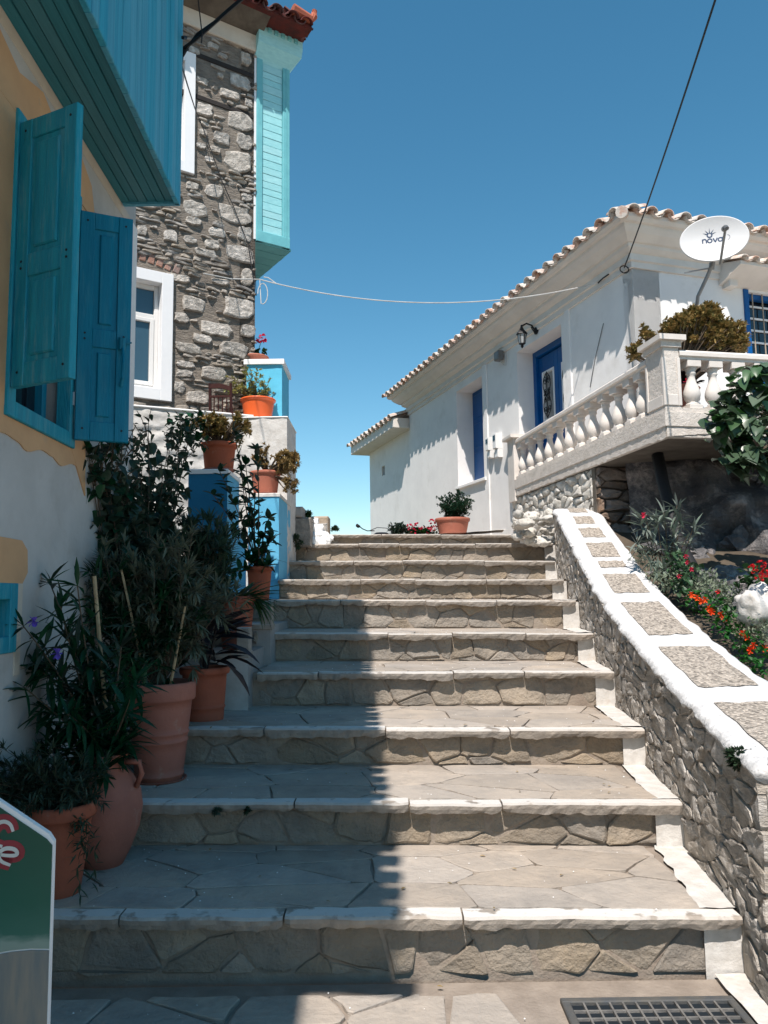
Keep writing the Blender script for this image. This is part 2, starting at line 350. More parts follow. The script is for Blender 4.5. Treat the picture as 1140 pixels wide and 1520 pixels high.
def stones(fr, polys, h, name, m, parent, limit=290, tilt=.05, rough=.003, base=-.02, bev=.78, hv=.5, anyname=None):
    polys = sorted(polys, key=lambda p: -area(p) if limit else 0)
    rest = B()
    for i, p in enumerate(polys):
        hh = h*U(1-hv, 1+hv)
        if i < limit: stone(fr, p, hh, name, m, parent, tilt, base, bev, rough)
        else: rest.add(*stone(fr, p, hh, name, m, 'raw', tilt, base, bev, rough))
    if rest.v: rest.obj('small_'+name, m, parent, kind='stuff')
def holewall(fr, a0, a1, b0, b1, holes, depth, m, name, parent, revealm=None):
    xs = sorted({a0, a1, *[h[0] for h in holes], *[h[1] for h in holes]}); ys = sorted({b0, b1, *[h[2] for h in holes], *[h[3] for h in holes]})
    b = B()
    for i in range(len(xs)-1):
        for j in range(len(ys)-1):
            cx, cy = (xs[i]+xs[i+1])/2, (ys[j]+ys[j+1])/2
            if any(h[0] < cx < h[1] and h[2] < cy < h[3] for h in holes): continue
            b.quad(fr.P(xs[i], ys[j]), fr.P(xs[i+1], ys[j]), fr.P(xs[i+1], ys[j+1]), fr.P(xs[i], ys[j+1]))
    for h in holes:
        c = [(h[0], h[2]), (h[1], h[2]), (h[1], h[3]), (h[0], h[3])]
        for k in range(4):
            p, q = c[k], c[(k+1) % 4]
            b.quad(fr.P(*p), fr.P(*q), fr.P(*q, -depth), fr.P(*p, -depth))
    for p, q in (((a0, b0), (a1, b0)), ((a1, b0), (a1, b1)), ((a1, b1), (a0, b1)), ((a0, b1), (a0, b0))):
        b.quad(fr.P(*p), fr.P(*p, -depth), fr.P(*q, -depth), fr.P(*q))
    for h in holes: b.quad(fr.P(h[0]-.05, h[2]-.05, -depth), fr.P(h[1]+.05, h[2]-.05, -depth), fr.P(h[1]+.05, h[3]+.05, -depth), fr.P(h[0]-.05, h[3]+.05, -depth))
    return b.obj(name, m, parent)
def sheet(fn, na, nb, name, m, parent=None, smooth=True, **k):
    vs = [fn(i/na, j/nb) for j in range(nb+1) for i in range(na+1)]
    fs = [(j*(na+1)+i, j*(na+1)+i+1, (j+1)*(na+1)+i+1, (j+1)*(na+1)+i) for j in range(nb) for i in range(na)]
    return mk(name, vs, fs, m, parent, smooth=smooth, **k)
def rock(c, r, name, m, parent=None, seed=0, sub=3, amp=.28, fr=1.6, **k):
    import bmesh
    bm = bmesh.new(); bmesh.ops.create_icosphere(bm, subdivisions=sub, radius=1); c = V(c); vs = []
    for v in bm.verts:
        d = v.co.normalized(); q = 1+amp*nz(d, fr, seed)+amp*.45*nz(d, fr*2.7, seed+3)+amp*.2*nz(d, fr*7, seed+5)
        vs.append(c+V((d.x*r[0], d.y*r[1], d.z*r[2]))*q)
    fs = [tuple(v.index for v in f.verts) for f in bm.faces]; bm.free()
    return mk(name, vs, fs, m, parent, **k)
WX = Frame((0, 0, 0), (1, 0, 0))
def axis(o, ang=0):                                   # upright frame at o: a = right, b = up, c = towards the viewer
    return Frame(o, (cos(ang), sin(ang), 0))
# ============================================================ THE SETTING
YS = [3.06, 3.82, 4.58, 5.42, 6.22, 6.98, 7.75, 8.6, 9.4, 10.6]
NY = [1362, 1193, 1082, 998, 940, 891, 860, 832, 807, 793]
ZS = [aty(570, ny, y).z for ny, y in zip(NY, YS)]
XR = [1.343, 1.429, 1.51, 1.585, 1.665, 1.725, 1.80, 1.91, 2.07, 1.98]
XL = [-1.72, -1.72, -1.72, -.90, -.92, -1.5, -1.08, -1.09, -1.13, -.83]
def wallx(y): return -1.51-.03*y
def stepz(y):
    z = 0
    for i in range(10):
        if y >= YS[i]: z = ZS[i]
    return z
TX = (1, 0, -.014)
# ground and terrain
g = B()
for (x0, x1, y0, y1, z) in ((-400, 400, -400, 3.1, -.03), ):
    g.quad((x0, y0, z), (x1, y0, z), (x1, y1, z), (x0, y1, z))
g.obj('ground', 'mortar', kind='structure')
def plateau(u, v):
    x = -400+800*u; y = 10.75+590*v
    return V((x, y, ZS[9]-.03-.02*(y-10.7)*(1 if y > 25 else 0)+.0))
h = B()
h.add([(-400, 10.9, 2.22), (400, 10.9, 2.22), (400, 700, 2.22), (-400, 700, 2.22), (-400, 3.12, -.6), (400, 3.12, -.6), (-1.9, 10.9, 2.22), (-1.9, 3.12, -.6), (4.6, 10.9, 2.22), (4.6, 3.12, -.6)],
      [(0, 1, 2, 3), (4, 7, 6, 0), (9, 5, 1, 8)])
h.obj('hillside', 'hill', kind='structure')
# paving in front of the first step
FG = Frame((0, 0, 0), (1, 0, 0), (0, 1, 0))
gp = thing('paving', '', '', (0, 2.2, 0)); del gp['label'], gp['category']; gp['kind'] = 'structure'
gb = B(); gb.quad((-1.75, -1, -.012), (2.2, -1, -.012), (2.2, 3.1, -.012), (-1.75, 3.1, -.012)); gb.obj('mortar_bed', 'mortar', gp)
gr = (.64, 1.20, 2.42, 2.915)
stones(FG, cells(-1.7, 1.22, .8, 3.0, .38, .30, gap=.009, skip=[(gr[0]-.14, gr[1]+.14, gr[2]-.1, gr[3]+.1)], ej=.008, r=.12), .004, 'flagstone', 'flagstone', gp, tilt=.004, rough=.0008, bev=.96)
# the staircase
st = thing('stone_staircase', '', '', (0, YS[0], 0)); del st['label'], st['category']; st['kind'] = 'structure'
OV, TH = .08, .042
body = B(); bed = B()
for i in range(10):
    y0 = YS[i]+OV; y1 = (YS[i+1]+OV) if i < 9 else 14.0; zb = ZS[i-1] if i else 0; z = ZS[i]
    xl, xr = XL[i], XR[i]+.14
    if i in (3, 4): xl = -1.72
    s = -.014
    f = Frame((0, y0, 0), TX)
    xr2 = xr if i < 9 else 2.6
    # solid step under stones
    body.add([(xl, y0, zb-.3-s*-xl), (xr2, y0, zb-.3+s*xr), (xr2, y0, z-.012+s*xr), (xl, y0, z-.012+s*xl), (xl, y1+.02, z-.012+s*xl), (xr2, y1+.02, z-.012+s*xr), (xl, y1+.02, zb-.3), (xr2, y1+.02, zb-.3)],
             [(0, 1, 2, 3), (3, 2, 5, 4), (0, 3, 4, 6), (1, 7, 5, 2)])
    bed.quad((xl+.01, y0+.0, z-.0105+s*xl), (xr2-.01, y0+.0, z-.0105+s*xr), (xr2-.01, y1+.01, z-.0105+s*xr), (xl+.01, y1+.01, z-.0105+s*xl))
    # riser stones
    hgt = z-TH-zb; fr = Frame((0, y0, zb), TX); n0 = XL[i]+.01; sz = .26 if i < 3 else .24
    rows = 1 if i > 5 else 1.35
    stones(fr, cells(n0, XR[i]-.075, .008, hgt+.02, sz*U(.85, 1.1), hgt/rows, jit=.48, gap=.005 if i < 5 else .004, brick=True, r=.10, ej=.007), .011, 'riser_stone', 'riserstone', st, tilt=.09, rough=.0012, bev=.90)
    # treads
    if i < 9:
        d0 = YS[i]+.085; d1 = YS[i+1]+OV; fr = Frame((0, 0, z), TX, (0, 1, 0))
        stones(fr, cells(XL[i] if i not in (3, 4) else -.9, XR[i]-.10, d0, d1, .46, max(.17, (d1-d0)/3.0), jit=.48, gap=.0045, r=.10, ej=.007), .003, 'flagstone', 'flagstone', st, tilt=.004, rough=.0008, base=-.01, bev=.97)
    # nosing slabs
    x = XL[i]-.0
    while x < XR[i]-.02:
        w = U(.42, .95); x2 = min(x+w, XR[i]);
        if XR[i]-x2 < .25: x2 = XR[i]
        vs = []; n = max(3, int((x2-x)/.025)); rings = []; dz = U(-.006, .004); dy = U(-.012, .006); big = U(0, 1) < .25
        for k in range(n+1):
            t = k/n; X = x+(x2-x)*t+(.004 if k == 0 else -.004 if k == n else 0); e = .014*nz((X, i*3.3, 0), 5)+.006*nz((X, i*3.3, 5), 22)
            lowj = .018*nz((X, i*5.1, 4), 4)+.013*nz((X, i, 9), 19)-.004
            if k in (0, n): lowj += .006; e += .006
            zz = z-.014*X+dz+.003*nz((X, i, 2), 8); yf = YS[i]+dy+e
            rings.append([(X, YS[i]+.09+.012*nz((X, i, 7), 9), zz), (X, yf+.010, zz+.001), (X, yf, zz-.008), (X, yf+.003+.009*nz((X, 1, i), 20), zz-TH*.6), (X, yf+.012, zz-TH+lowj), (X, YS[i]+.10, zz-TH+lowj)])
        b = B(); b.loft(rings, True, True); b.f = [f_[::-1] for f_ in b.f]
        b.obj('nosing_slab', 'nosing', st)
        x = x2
    # whitewashed strip down the right end
    X1 = XR[i]; wv = .135-.004*i
    if i < 9:
        sl = (XR[i+1]-XR[i])/(YS[i+1]-YS[i]); zt = z+.0045
        sheet(lambda u, v: V((X1-wv*(1-u)*(1+.0)+.02*(1-u)*nz((v*4, i, 3), 2)+sl*v*(YS[i+1]-YS[i])+.03*u, YS[i]+.085+v*(YS[i+1]+OV-YS[i]-.085), zt-.014*X1+.004*nz((u*3, v*5, i)))), 6, 14, 'whitewash_strip', 'whitewash', st)
    sheet(lambda u, v: V((X1-wv*(1-u)+.035*u+.025*(1-u)*nz((v*3, i, 8), 2), y0-.026+.005*nz((u*4, v*4, i), 2), zb-.02+(z-TH-zb+.02)*v)), 6, 6, 'whitewash_patch', 'whitewash', st)
body.obj('step_core', 'riser_mortar', st); bed.obj('mortar_bed', 'mortar', st)
# side stairs on the left
side = B()
for (x1, y0, y1, zt) in ((-.94, 5.30, 6.0, 1.075), (-.89, 6.0, 7.1, 1.235)):
    side.box(Frame((0, 0, 0), (1, 0, 0), (0, 1, 0)), -1.75, x1, y0, y1, .4, zt)
side.obj('side_steps', 'concrete', st)
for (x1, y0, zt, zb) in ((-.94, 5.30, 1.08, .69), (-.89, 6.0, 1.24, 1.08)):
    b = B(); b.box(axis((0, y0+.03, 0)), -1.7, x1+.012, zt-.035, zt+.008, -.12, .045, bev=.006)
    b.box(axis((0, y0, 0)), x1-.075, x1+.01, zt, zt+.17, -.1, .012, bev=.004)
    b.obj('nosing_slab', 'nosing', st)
sheet(lambda u, v: V((-1.7+.765*u, 5.29+.008*nz((u*5, v*5, 1), 2), .66+.385*v)), 10, 8, 'rendered_face', 'left_plaster', st)
for i, (x0, x1, zb, zt, yy) in enumerate(((-1.7, -.98, 1.09, 1.20, 5.99), (-1.7, -.95, 1.25, 1.37, 7.05))):
    stones(axis((0, yy, 0)), cells(x0, x1, zb, zt, .2, .11, gap=.008), .012, 'riser_stone', 'riserstone', st)
# grate
gx0, gx1, gy0, gy1 = gr
dg = thing('drain_grate', 'dark square-mesh drain grate set in the paving before the first step', 'drain grate', (.92, 2.7, 0))
b = B(); b.quad((gx0, gy0, -.006), (gx1, gy0, -.006), (gx1, gy1, -.006), (gx0, gy1, -.006)); b.obj('pit', 'grate_pit', dg)
b = B()
for (a0, a1, c0, c1) in ((gx0-.03, gx1+.03, gy1, gy1+.03), (gx0-.03, gx1+.03, gy0-.03, gy0), (gx0-.03, gx0, gy0, gy1), (gx1, gx1+.03, gy0, gy1)):
    b.box(FG, a0, a1, c0, c1, -.03, .008, bev=.004)
b.obj('frame', 'grate', dg)
for k in range(1, 12):
    x = gx0+(gx1-gx0)*k/12; b = B(); b.box(FG, x-.0035, x+.0035, gy0, gy1, -.02, .004); b.obj('bar', 'grate_bar', dg)
for k in range(1, 10):
    y = gy0+(gy1-gy0)*k/10; b = B(); b.box(FG, gx0, gx1, y-.0035, y+.0035, -.02, .0025); b.obj('bar', 'grate_bar', dg)
sheet(lambda u, v: V((1.235+.16*u+.018*nz((v*6, 1, 1), 1)*(1-u), 2.0+1.1*v, .008+.004*nz((u*4, v*9, 3)))), 5, 20, 'whitewash_strip', 'whitewash', gp)

# ============================================================ RIGHT PARAPET
FP = Frame((1.02, 0, 0), (-.105, -1, 0))
top = sorted([FP.px(*p) for p in ((822, 750), (832, 775), (848, 805), (868, 845), (888, 880), (912, 915), (940, 950), (970, 985), (1000, 1018), (1030, 1050), (1060, 1080), (1095, 1112), (1128, 1143))])
tops = [(-a/FP.u.y*-1, b) for a, b in top]
def topz(y):
    a = -y*1.0055
    if a <= top[0][0]: return top[0][1]
    for k in range(len(top)-1):
        if top[k][0] <= a <= top[k+1][0]:
            t = (a-top[k][0])/(top[k+1][0]-top[k][0]); return top[k][1]+(top[k+1][1]-top[k][1])*t
    return top[-1][1]+(top[-1][1]-top[-3][1])/(top[-1][0]-top[-3][0])*(a-top[-1][0])
tz = topz
def topz(y): return sum(tz(y+d) for d in (-.4, -.2, 0, .2, .4))/5
Y0, Y1 = 2.83, 8.75
wl = thing('parapet_wall', 'sloping rubble parapet with a thick whitewashed top and pebble panels along the right of the stairs', 'wall', (1.4, 5, 0))
def px_(y): return 1.02+.105*y
def capz(y, q): return topz(y)+.008+.008*nz((y, q*2.4, 2), 4)+.003*nz((y, q*1.6, 2), 15)
W = .50
b = B(); rings = []
n = 60
for k in range(n+1):
    y = Y0+(Y1-Y0)*k/n; x = px_(y)+.006; z = topz(y)-.03
    rings.append([(x, y, -.2), (x+W-.05, y, -.2), (x+W-.05, y, z), (x, y, z)])
b.loft(rings, True, True); b.obj('mortar_core', 'rubble_mortar', wl)
b = B(); rings = []; n = 240
for k in range(n+1):
    y = Y0-.01+(Y1-Y0+.03)*k/n; x = px_(y); z = topz(y); e = .022*nz((y, 0, 0), 6)+.016*nz((y, 0, 5), 19); d = .028*nz((y, 4, 5), 7)+.022*nz((y, 1, 5), 23)
    e2 = .02*nz((y, 3, 0), 6); d = max(d, -.02)*.8; rr = [(x+.02+e*.3, y, z-.05+d), (x-.008+e, y, z-.036+d), (x-.016+e, y, z-.018), (x+.018+e, y, z+.002)]
    for q in range(1, 16): rr.append((x+.02+(W-.04)*q/16, y, capz(y, q/16)))
    rr += [(x+W-.02+e2, y, z), (x+W+e2, y, z-.03), (x+W-.03, y, z-.12)]
    rings.append(rr)
b.loft(rings, True, True); b.f = [f_[::-1] for f_ in b.f]
b.obj('cap', 'white_cap', wl, smooth=True)
def cap_y(py):
    lo, hi = Y0-.6, Y1
    for _ in range(40):
        m = (lo+hi)/2; q = proj((px_(m)+W/2, m, topz(m)))[1]
        if q > py: lo = m
        else: hi = m
    return lo
for (p0, p1, w) in ((762, 747, .20), (779, 768, .2), (799, 785, .22), (828, 807, .25), (844, 834.5, .22), (882, 854, .27), (944, 896, .28), (1022, 963, .30), (1130, 1046, .31)):
    ya, yb = cap_y(p0), cap_y(p1)
    if ya < Y0+.05: ya = Y0+.06
    def fn(u, v):
        y = ya+(yb-ya)*v+.012*nz((u, v, ya), 3); x = px_(y)+W/2-w/2+w*u+.012*nz((v*2, ya, 1), 2)
        return V((x, y, capz(y, (x-px_(y)-.02)/(W-.04))+.005))
    sheet(fn, 8, 16, 'pebble_panel', 'pebbles', wl)
def lo_(a): return stepz(-a-.02)-.03
stones(FP, cells(-Y1, -Y0+.0, 0, 2.5,   .19, .085, jit=.5, gap=.005, lo=lo_, hi=lambda a: topz(-a)-.022, r=.24, ej=.010), .005, 'stone', 'rubble', wl, limit=290, tilt=.06, rough=.003, bev=.74, base=-.035)
FE = axis((px_(Y0)+.02, Y0, 0))
stones(FE, cells(0, W-.05, 0, topz(Y0)-.06, .16, .1, gap=.006, jit=.45), .03, 'end_stone', 'rubble', wl, tilt=.2)
# pier at the bottom with its tan capstone
pr = thing('gate_pier', 'rough stone pier with a flat tan capstone at the foot of the parapet', 'pier', (1.6, 2.72, 0))
FQ = axis((1.385, 2.70, 0))
b = B(); b.box(FQ, 0, .6, -.1, .80, -.12, 0); b.obj('mortar_core', 'rubble_mortar', pr)
stones(FQ, cells(0, .6, 0, .76, .17, .11, gap=.006, jit=.42), .03, 'stone', 'rubble', pr, tilt=.2, rough=.006)
stones(Frame((1.385, 2.70, 0), (0, -1, 0)), cells(-.12, 0, 0, .76, .12, .1, gap=.005), .02, 'stone', 'rubble', pr)
b = B(); b.box(FQ, -.03, .68, .79, .865, -.12, .05, bev=.012); b.obj('capstone', 'tan_stone', pr)
for k in range(5):
    x = 1.33+.03*U(-1, 1)+.02*k; y = 2.5+.1*k
    o = rock((x, y, .04), (.07, .08, .07), 'loose_stone', 'rubble_white', seed=k, sub=2, amp=.35)
    tag(o, 'pale rough stone at the foot of the parapet beside the drain grate', 'stone', 'rough stones along the foot of the parapet')

# ============================================================ LEFT HOUSE
LW = Frame((-1.51, 0, 0), (-.03, 1, 0))
lh = thing('blue_shuttered_house', 'near left plastered house with blue shutters and a teal boarded bay overhead', 'house', (-2.5, 2.5, 0))
A1 = 4.95; ZR = 5.8
HW = (3.20, 3.92, 2.30, 3.60)
la1, lz1 = LW.px(24, 866); lwin = (la1-.6, la1, LW.px(20, 968)[1], lz1)
holewall(LW, -.9, A1, -.3, ZR, [HW, lwin], .22, 'left_plaster', 'wall', lh)
b = B(); b.box(LW, -.9, A1, -.3, ZR, -4.0, -.24); b.obj('interior_block', 'interior', lh)
FEnd = Frame(LW.P(A1, 0), (-1, -.03, 0))
b = B(); b.box(LW, A1, A1+.03, -.3, ZR, -4, -.0); b.obj('end_wall', 'left_plaster', lh)
b = B(); b.box(LW, A1-.10, A1+.035, 2.0, 3.95, -.02, .012); b.obj('corner_board', 'white_wall', lh)
def blob(fr, pts, c, name, m, parent):            # a flat painted area with thickness, outline in wall coordinates
    vs = [fr.P(a, z, c) for a, z in pts]+[fr.P(a, z, -.001) for a, z in pts]; n = len(pts)
    return mk(name, vs, [tuple(range(n))]+[(k, k+n, (k+1) % n+n, (k+1) % n) for k in range(n)], m, parent)
wav = []
for k in range(33):
    a = 2.95+(4.12-2.95)*k/32; ph = (a-2.95)*2*pi/.39; wav.append((a, 2.30-.12-.05*abs(sin(ph/2))-.03*sin(ph+1)))
bord = wav+[(4.16, 2.02), (4.13, 2.4), (4.12, 2.9), (4.14, 3.3), (4.2, 3.62), (4.16, 3.80), (4.0, 3.86), (3.8, 3.80), (3.6, 3.86), (3.3, 3.80), (3.1, 3.86), (2.98, 3.75), (2.97, 3.3), (2.99, 2.8), (2.96, 2.4)]
# painted ochre border round the window (left, right, top, bottom pieces)
blob(LW, wav+[(4.12, 2.30), (2.95, 2.30)], .006, 'painted_border', 'ochre_plaster', lh)
blob(LW, [(3.92, 2.26), (4.16, 2.02), (4.13, 2.4), (4.1, 2.9), (4.14, 3.3), (4.2, 3.58), (3.92, 3.60)], .007, 'painted_border', 'ochre_plaster', lh)
blob(LW, [(2.9, 2.28), (3.2, 2.28), (3.2, 3.6), (2.93, 3.6), (2.96, 3.0)], .007, 'painted_border', 'ochre_plaster', lh)
blob(LW, [(2.93, 3.6), (4.2, 3.6), (4.12, 3.78), (3.95, 3.86), (3.7, 3.78), (3.45, 3.88), (3.2, 3.80), (3.0, 3.86)], .008, 'painted_border', 'ochre_plaster', lh)
b = B(); b.box(LW, -.9, 2.93, 2.28, 3.95, -.01, .004); b.obj('cream_panel', 'cream_plaster', lh)
b = B(); b.box(LW, 2.93, 4.84, 3.9, 3.97, -.01, .003); b.obj('cream_panel', 'cream_plaster', lh)
blob(LW, [(la1-.9, lz1), (la1+.05, lz1), (la1+.10, lz1+.05), (la1+.09, lz1+.15), (la1+.03, lz1+.19), (la1-.9, lz1+.20)], .006, 'painted_border', 'ochre_plaster', lh)
blob(LW, [(la1, lwin[2]-.1), (la1+.05, lwin[2]-.1), (la1+.055, lz1), (la1, lz1)], .006, 'painted_border', 'cream_plaster', lh)
# window frames
def wframe(fr, h, c0, c1, w, name, m, parent, sill=0):
    a0, a1, b0, b1 = h; b = B()
    b.box(fr, a0, a0+w, b0, b1, c0, c1, bev=.004); b.box(fr, a1-w, a1, b0, b1, c0, c1, bev=.004)
    b.box(fr, a0+w, a1-w, b1-w, b1, c0, c1, bev=.004); b.box(fr, a0+w, a1-w, b0, b0+w, c0, c1+sill, bev=.004)
    return b.obj(name, m, parent)
wframe(LW, (HW[0]-.02, HW[1]+.03, HW[2]-.06, HW[3]+.02), -.05, .022, .075, 'window_frame', 'shutter_teal', lh)
wf = wframe(LW, (HW[0]+.05, HW[1]-.05, HW[2], HW[3]-.05), -.17, -.10, .05, 'window', 'shutter_blue', lh)
b = B(); b.box(LW, HW[0]+.1, HW[1]-.1, HW[2]+.03, HW[3]-.1, -.15, -.14); b.obj('pane', 'pane_dark', wf)
wframe(LW, lwin, -.06, .012, .07, 'window_frame', 'shutter_teal', lh)
w2 = wframe(LW, (lwin[0]+.07, lwin[1]-.07, lwin[2]+.07, lwin[3]-.07), -.15, -.1, .04, 'window', 'shutter_teal', lh)
b = B(); b.box(LW, lwin[0]+.1, lwin[1]-.1, lwin[2]+.1, lwin[3]-.1, -.14, -.13); b.obj('pane', 'pane_dark', w2)
# shutters
def shutter(hinge, tip, zb, zt, m, label, handle):
    f = Frame((hinge[0], hinge[1], 0), (tip[0]-hinge[0], tip[1]-hinge[1], 0)); w = (V(tip)-V(hinge)).length
    if f.n.y > 0: sg = -1
    else: sg = 1
    t = .034; s = .072; b = B(); d0, d1 = -t/2, t/2
    b.box(f, 0, s, zb, zt, d0, d1, bev=.003); b.box(f, w-s, w, zb, zt, d0, d1, bev=.003)
    H = zt-zb; zs = [zb, zb+.10, zb+.50*H-.12, zb+.50*H-.02, zt-.09, zt]
    for z0, z1 in ((zs[0], zs[1]), (zs[2], zs[3]), (zs[4], zs[5])): b.box(f, s, w-s, z0, z1, d0+.002, d1-.002, bev=.003)
    # mouldings
    o = b.obj('shutter', m, lh, label=label)
    for z0, z1 in ((zs[1], zs[2]), (zs[3], zs[4])):
        p = B(); p.box(f, s+.001, w-s-.001, z0, z1, -.006, .006)
        for c0, c1, i in ((.006, .016, .028), (-.016, -.006, .028)):
            p.box(f, s+i, w-s-i, z0+i, z1-i, c0, c1, bev=.006 if c0 > 0 else 0)
        p.obj('panel', m, o)
    hg = B()
    for z in (zb+.18, zt-.22): hg.tube([f.P(-.008, z, 0), f.P(-.008, z+.07, 0)], .009, 6)
    hg.obj('hinge', 'galvanised', o)
    kn = B()
    for z in (zs[1]-.04, zs[2]+.04, zs[3]-.03, zs[4]+.04):
        for a in (s*.5, w-s*.5): kn.tube([f.P(a, z, (d1-.001)*sg), f.P(a, z, (d1+.002)*sg)], .006, 6)
    kn.obj('nail_heads', 'iron', o)
    if handle:
        q = B(); c = (d1+.004)*sg
        q.tube([f.P(w-.045, zb+.30, c), f.P(w-.04, zb+.34, c+.028*sg), f.P(w-.038, zb+.42, c+.034*sg), f.P(w-.04, zb+.49, c+.02*sg), f.P(w-.045, zb+.53, c)], .009, 7)
        q.tube([f.P(w-.045, zb+.50, c), f.P(w-.045, zb+.56, c+.014*sg)], .020, 8); q.tube([f.P(w-.05, zb+.53, c+.01*sg), f.P(w+.004, zb+.54, c+.01*sg)], .005, 5)
        q.obj('handle', m, o)
    return o
hn = LW.P(HW[0]+.01, 0, .03); hf = LW.P(HW[1]-.01, 0, .03)
tn = aty(113, 365, 3.07); tf = aty(194, 475, 4.02)
shutter((hn.x, hn.y), (tn.x, tn.y), 2.36, 3.56, 'shutter_teal', 'near leaf, weathered teal with worn lower edge', False)
shutter((hf.x, hf.y), (tf.x, tf.y), 2.28, 3.52, 'shutter_blue', 'far leaf, deep blue with a painted pull handle', True)
# boarded bay overhead
bay = B(); xo = lambda y: -1.12-.034*y
FB = Frame((-1.12, 0, 0), (-.034, 1, 0))
ZB = 3.97; YE = 4.68
bay.add([(wallx(-.9), -.9, ZB+.02), (xo(-.9)-.03, -.9, ZB+.02), (xo(YE)-.03, YE-.03, ZB+.02), (wallx(YE), YE-.03, ZB+.02), (wallx(-.9), -.9, ZR), (xo(-.9)-.03, -.9, ZR), (xo(YE)-.03, YE-.03, ZR), (wallx(YE), YE-.03, ZR)],
        [(0, 1, 2, 3), (4, 7, 6, 5), (1, 5, 6, 2), (2, 6, 7, 3), (0, 4, 5, 1)])
bo = bay.obj('boarded_bay', 'shutter_teal', lh)
y = -.2
while y < YE-.005:                                 # upright boards of the street face
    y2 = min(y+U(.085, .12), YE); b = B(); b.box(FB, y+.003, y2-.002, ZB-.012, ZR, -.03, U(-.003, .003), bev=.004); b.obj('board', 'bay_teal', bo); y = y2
FBe = Frame((xo(YE), YE, 0), (-1, 0, 0))
b = B(); b.box(FBe, 0, .36, ZB-.012, ZR, -.02, .01); b.obj('end_board', 'bay_teal', bo)
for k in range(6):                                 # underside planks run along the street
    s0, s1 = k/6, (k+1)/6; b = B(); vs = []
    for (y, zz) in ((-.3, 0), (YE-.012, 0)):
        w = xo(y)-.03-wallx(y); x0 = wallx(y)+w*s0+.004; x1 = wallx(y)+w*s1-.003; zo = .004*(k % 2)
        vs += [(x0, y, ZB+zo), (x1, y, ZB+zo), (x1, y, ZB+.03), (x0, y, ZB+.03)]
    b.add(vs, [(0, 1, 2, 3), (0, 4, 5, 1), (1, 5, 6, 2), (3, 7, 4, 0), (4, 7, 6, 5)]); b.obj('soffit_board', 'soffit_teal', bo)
b = B(); b.tube([(-1.14, 4.36, 5.33), (-1.12, 4.44, 5.30), (-1.13, 4.47, 5.24), (-1.125, 4.58, 5.05), (-1.13, 4.585, 5.0)], .004, 5)
b.tube([(-1.245, 4.56, 5.02), (-1.235, 4.60, 5.05)], .012, 5); b.obj('wire_scrap', 'black', bo)
# roof of the left house: scalloped tile eave throws the toothed shadow on the stairs
def tile_mesh(name, r, L, m, th=.014, up=True, n=8):
    vs = []; fs = []
    for k in range(n+1):
        a = pi*k/n
        for rr, s in ((r, 0), (r-th, 0), (r*.86, L), ((r-th)*.86, L)):
            vs.append(V((cos(a)*rr, s, sin(a)*rr*.8*(1 if up else -1))))
    for k in range(n):
        i = k*4; j = i+4
        fs += [(i, i+2, j+2, j), (i+1, j+1, j+3, i+3), (i, j, j+1, i+1), (i+2, i+3, j+3, j+2)]
    me = bpy.data.meshes.new(name); me.from_pydata([tuple(v) for v in vs], [], fs); me.materials.append(M[m]); me.polygons.foreach_set('use_smooth', [True]*len(me.polygons)); me.update(); return me
def eave_tiles(P0, P1, inward, slope, sp, r, m, parent, rows=2, L=.42, jit=.012, over=.05, ridge=0, pan=True):
    P0, P1 = V(P0), V(P1); d = (P1-P0).normalized(); tot = (P1-P0).length; n = int(tot/sp); sp = tot/n
    ax = (V(inward).normalized()*cos(slope)+V((0, 0, sin(slope)))).normalized(); up = ax.cross(d) if ax.cross(d).z < 0 else d.cross(ax); up = -up if up.z < 0 else up
    me = tile_mesh('roof_tile', r, L, m); mp = tile_mesh('pan_tile', r, L, m, up=False)
    xx = ax.cross(up).normalized()
    for k in range(n+1):
        for w in range(rows):
            o = P0+d*(sp*k+U(-jit, jit))-ax*(over+U(-jit, jit))+ax*(w*(L-.06))+up*(.02+.012*w*0)
            mt = Matrix((xx, ax, up)).transposed().to_4x4(); mt.translation = o; inst('roof_tile', me, mt @ Matrix.Rotation(U(-.03, .03), 4, 'Z'), parent)
            if pan and k < n:
                o = P0+d*(sp*(k+.5)+U(-jit, jit)*.5)-ax*(over*.6)+ax*(w*(L-.06))+up*.045
                mt = Matrix((xx, ax, up)).transposed().to_4x4(); mt.translation = o; inst('pan_tile', mp, mt, parent)
EX = lambda y: -.80-.020*y
YN, YF = -.55, 4.62
rb = B(); rb.add([(EX(YN), YN, ZR), (EX(YF), YF, ZR), (-4.2, YF, ZR+1.2), (-4.2, YN-0.2, ZR+1.2), (EX(YN), YN, ZR-.05), (EX(YF), YF, ZR-.05), (-5.6, YF, ZR-.05), (-5.6, YN, ZR-.05), (-5.6, YF, ZR), (-5.6, YN, ZR)],
                 [(0, 1, 2, 3), (4, 7, 6, 5), (0, 4, 5, 1), (1, 5, 6, 8, 2), (0, 3, 9, 7, 4), (3, 2, 8, 9), (7, 9, 8, 6)])
ro = rb.obj('roof', 'roof_tile_dark', lh)
eave_tiles((EX(YN), YN, ZR), (EX(YF), YF, ZR), (-1, 0, 0), .25, .185, .078, 'roof_tile', ro, rows=1, L=.55, over=.05, pan=False)
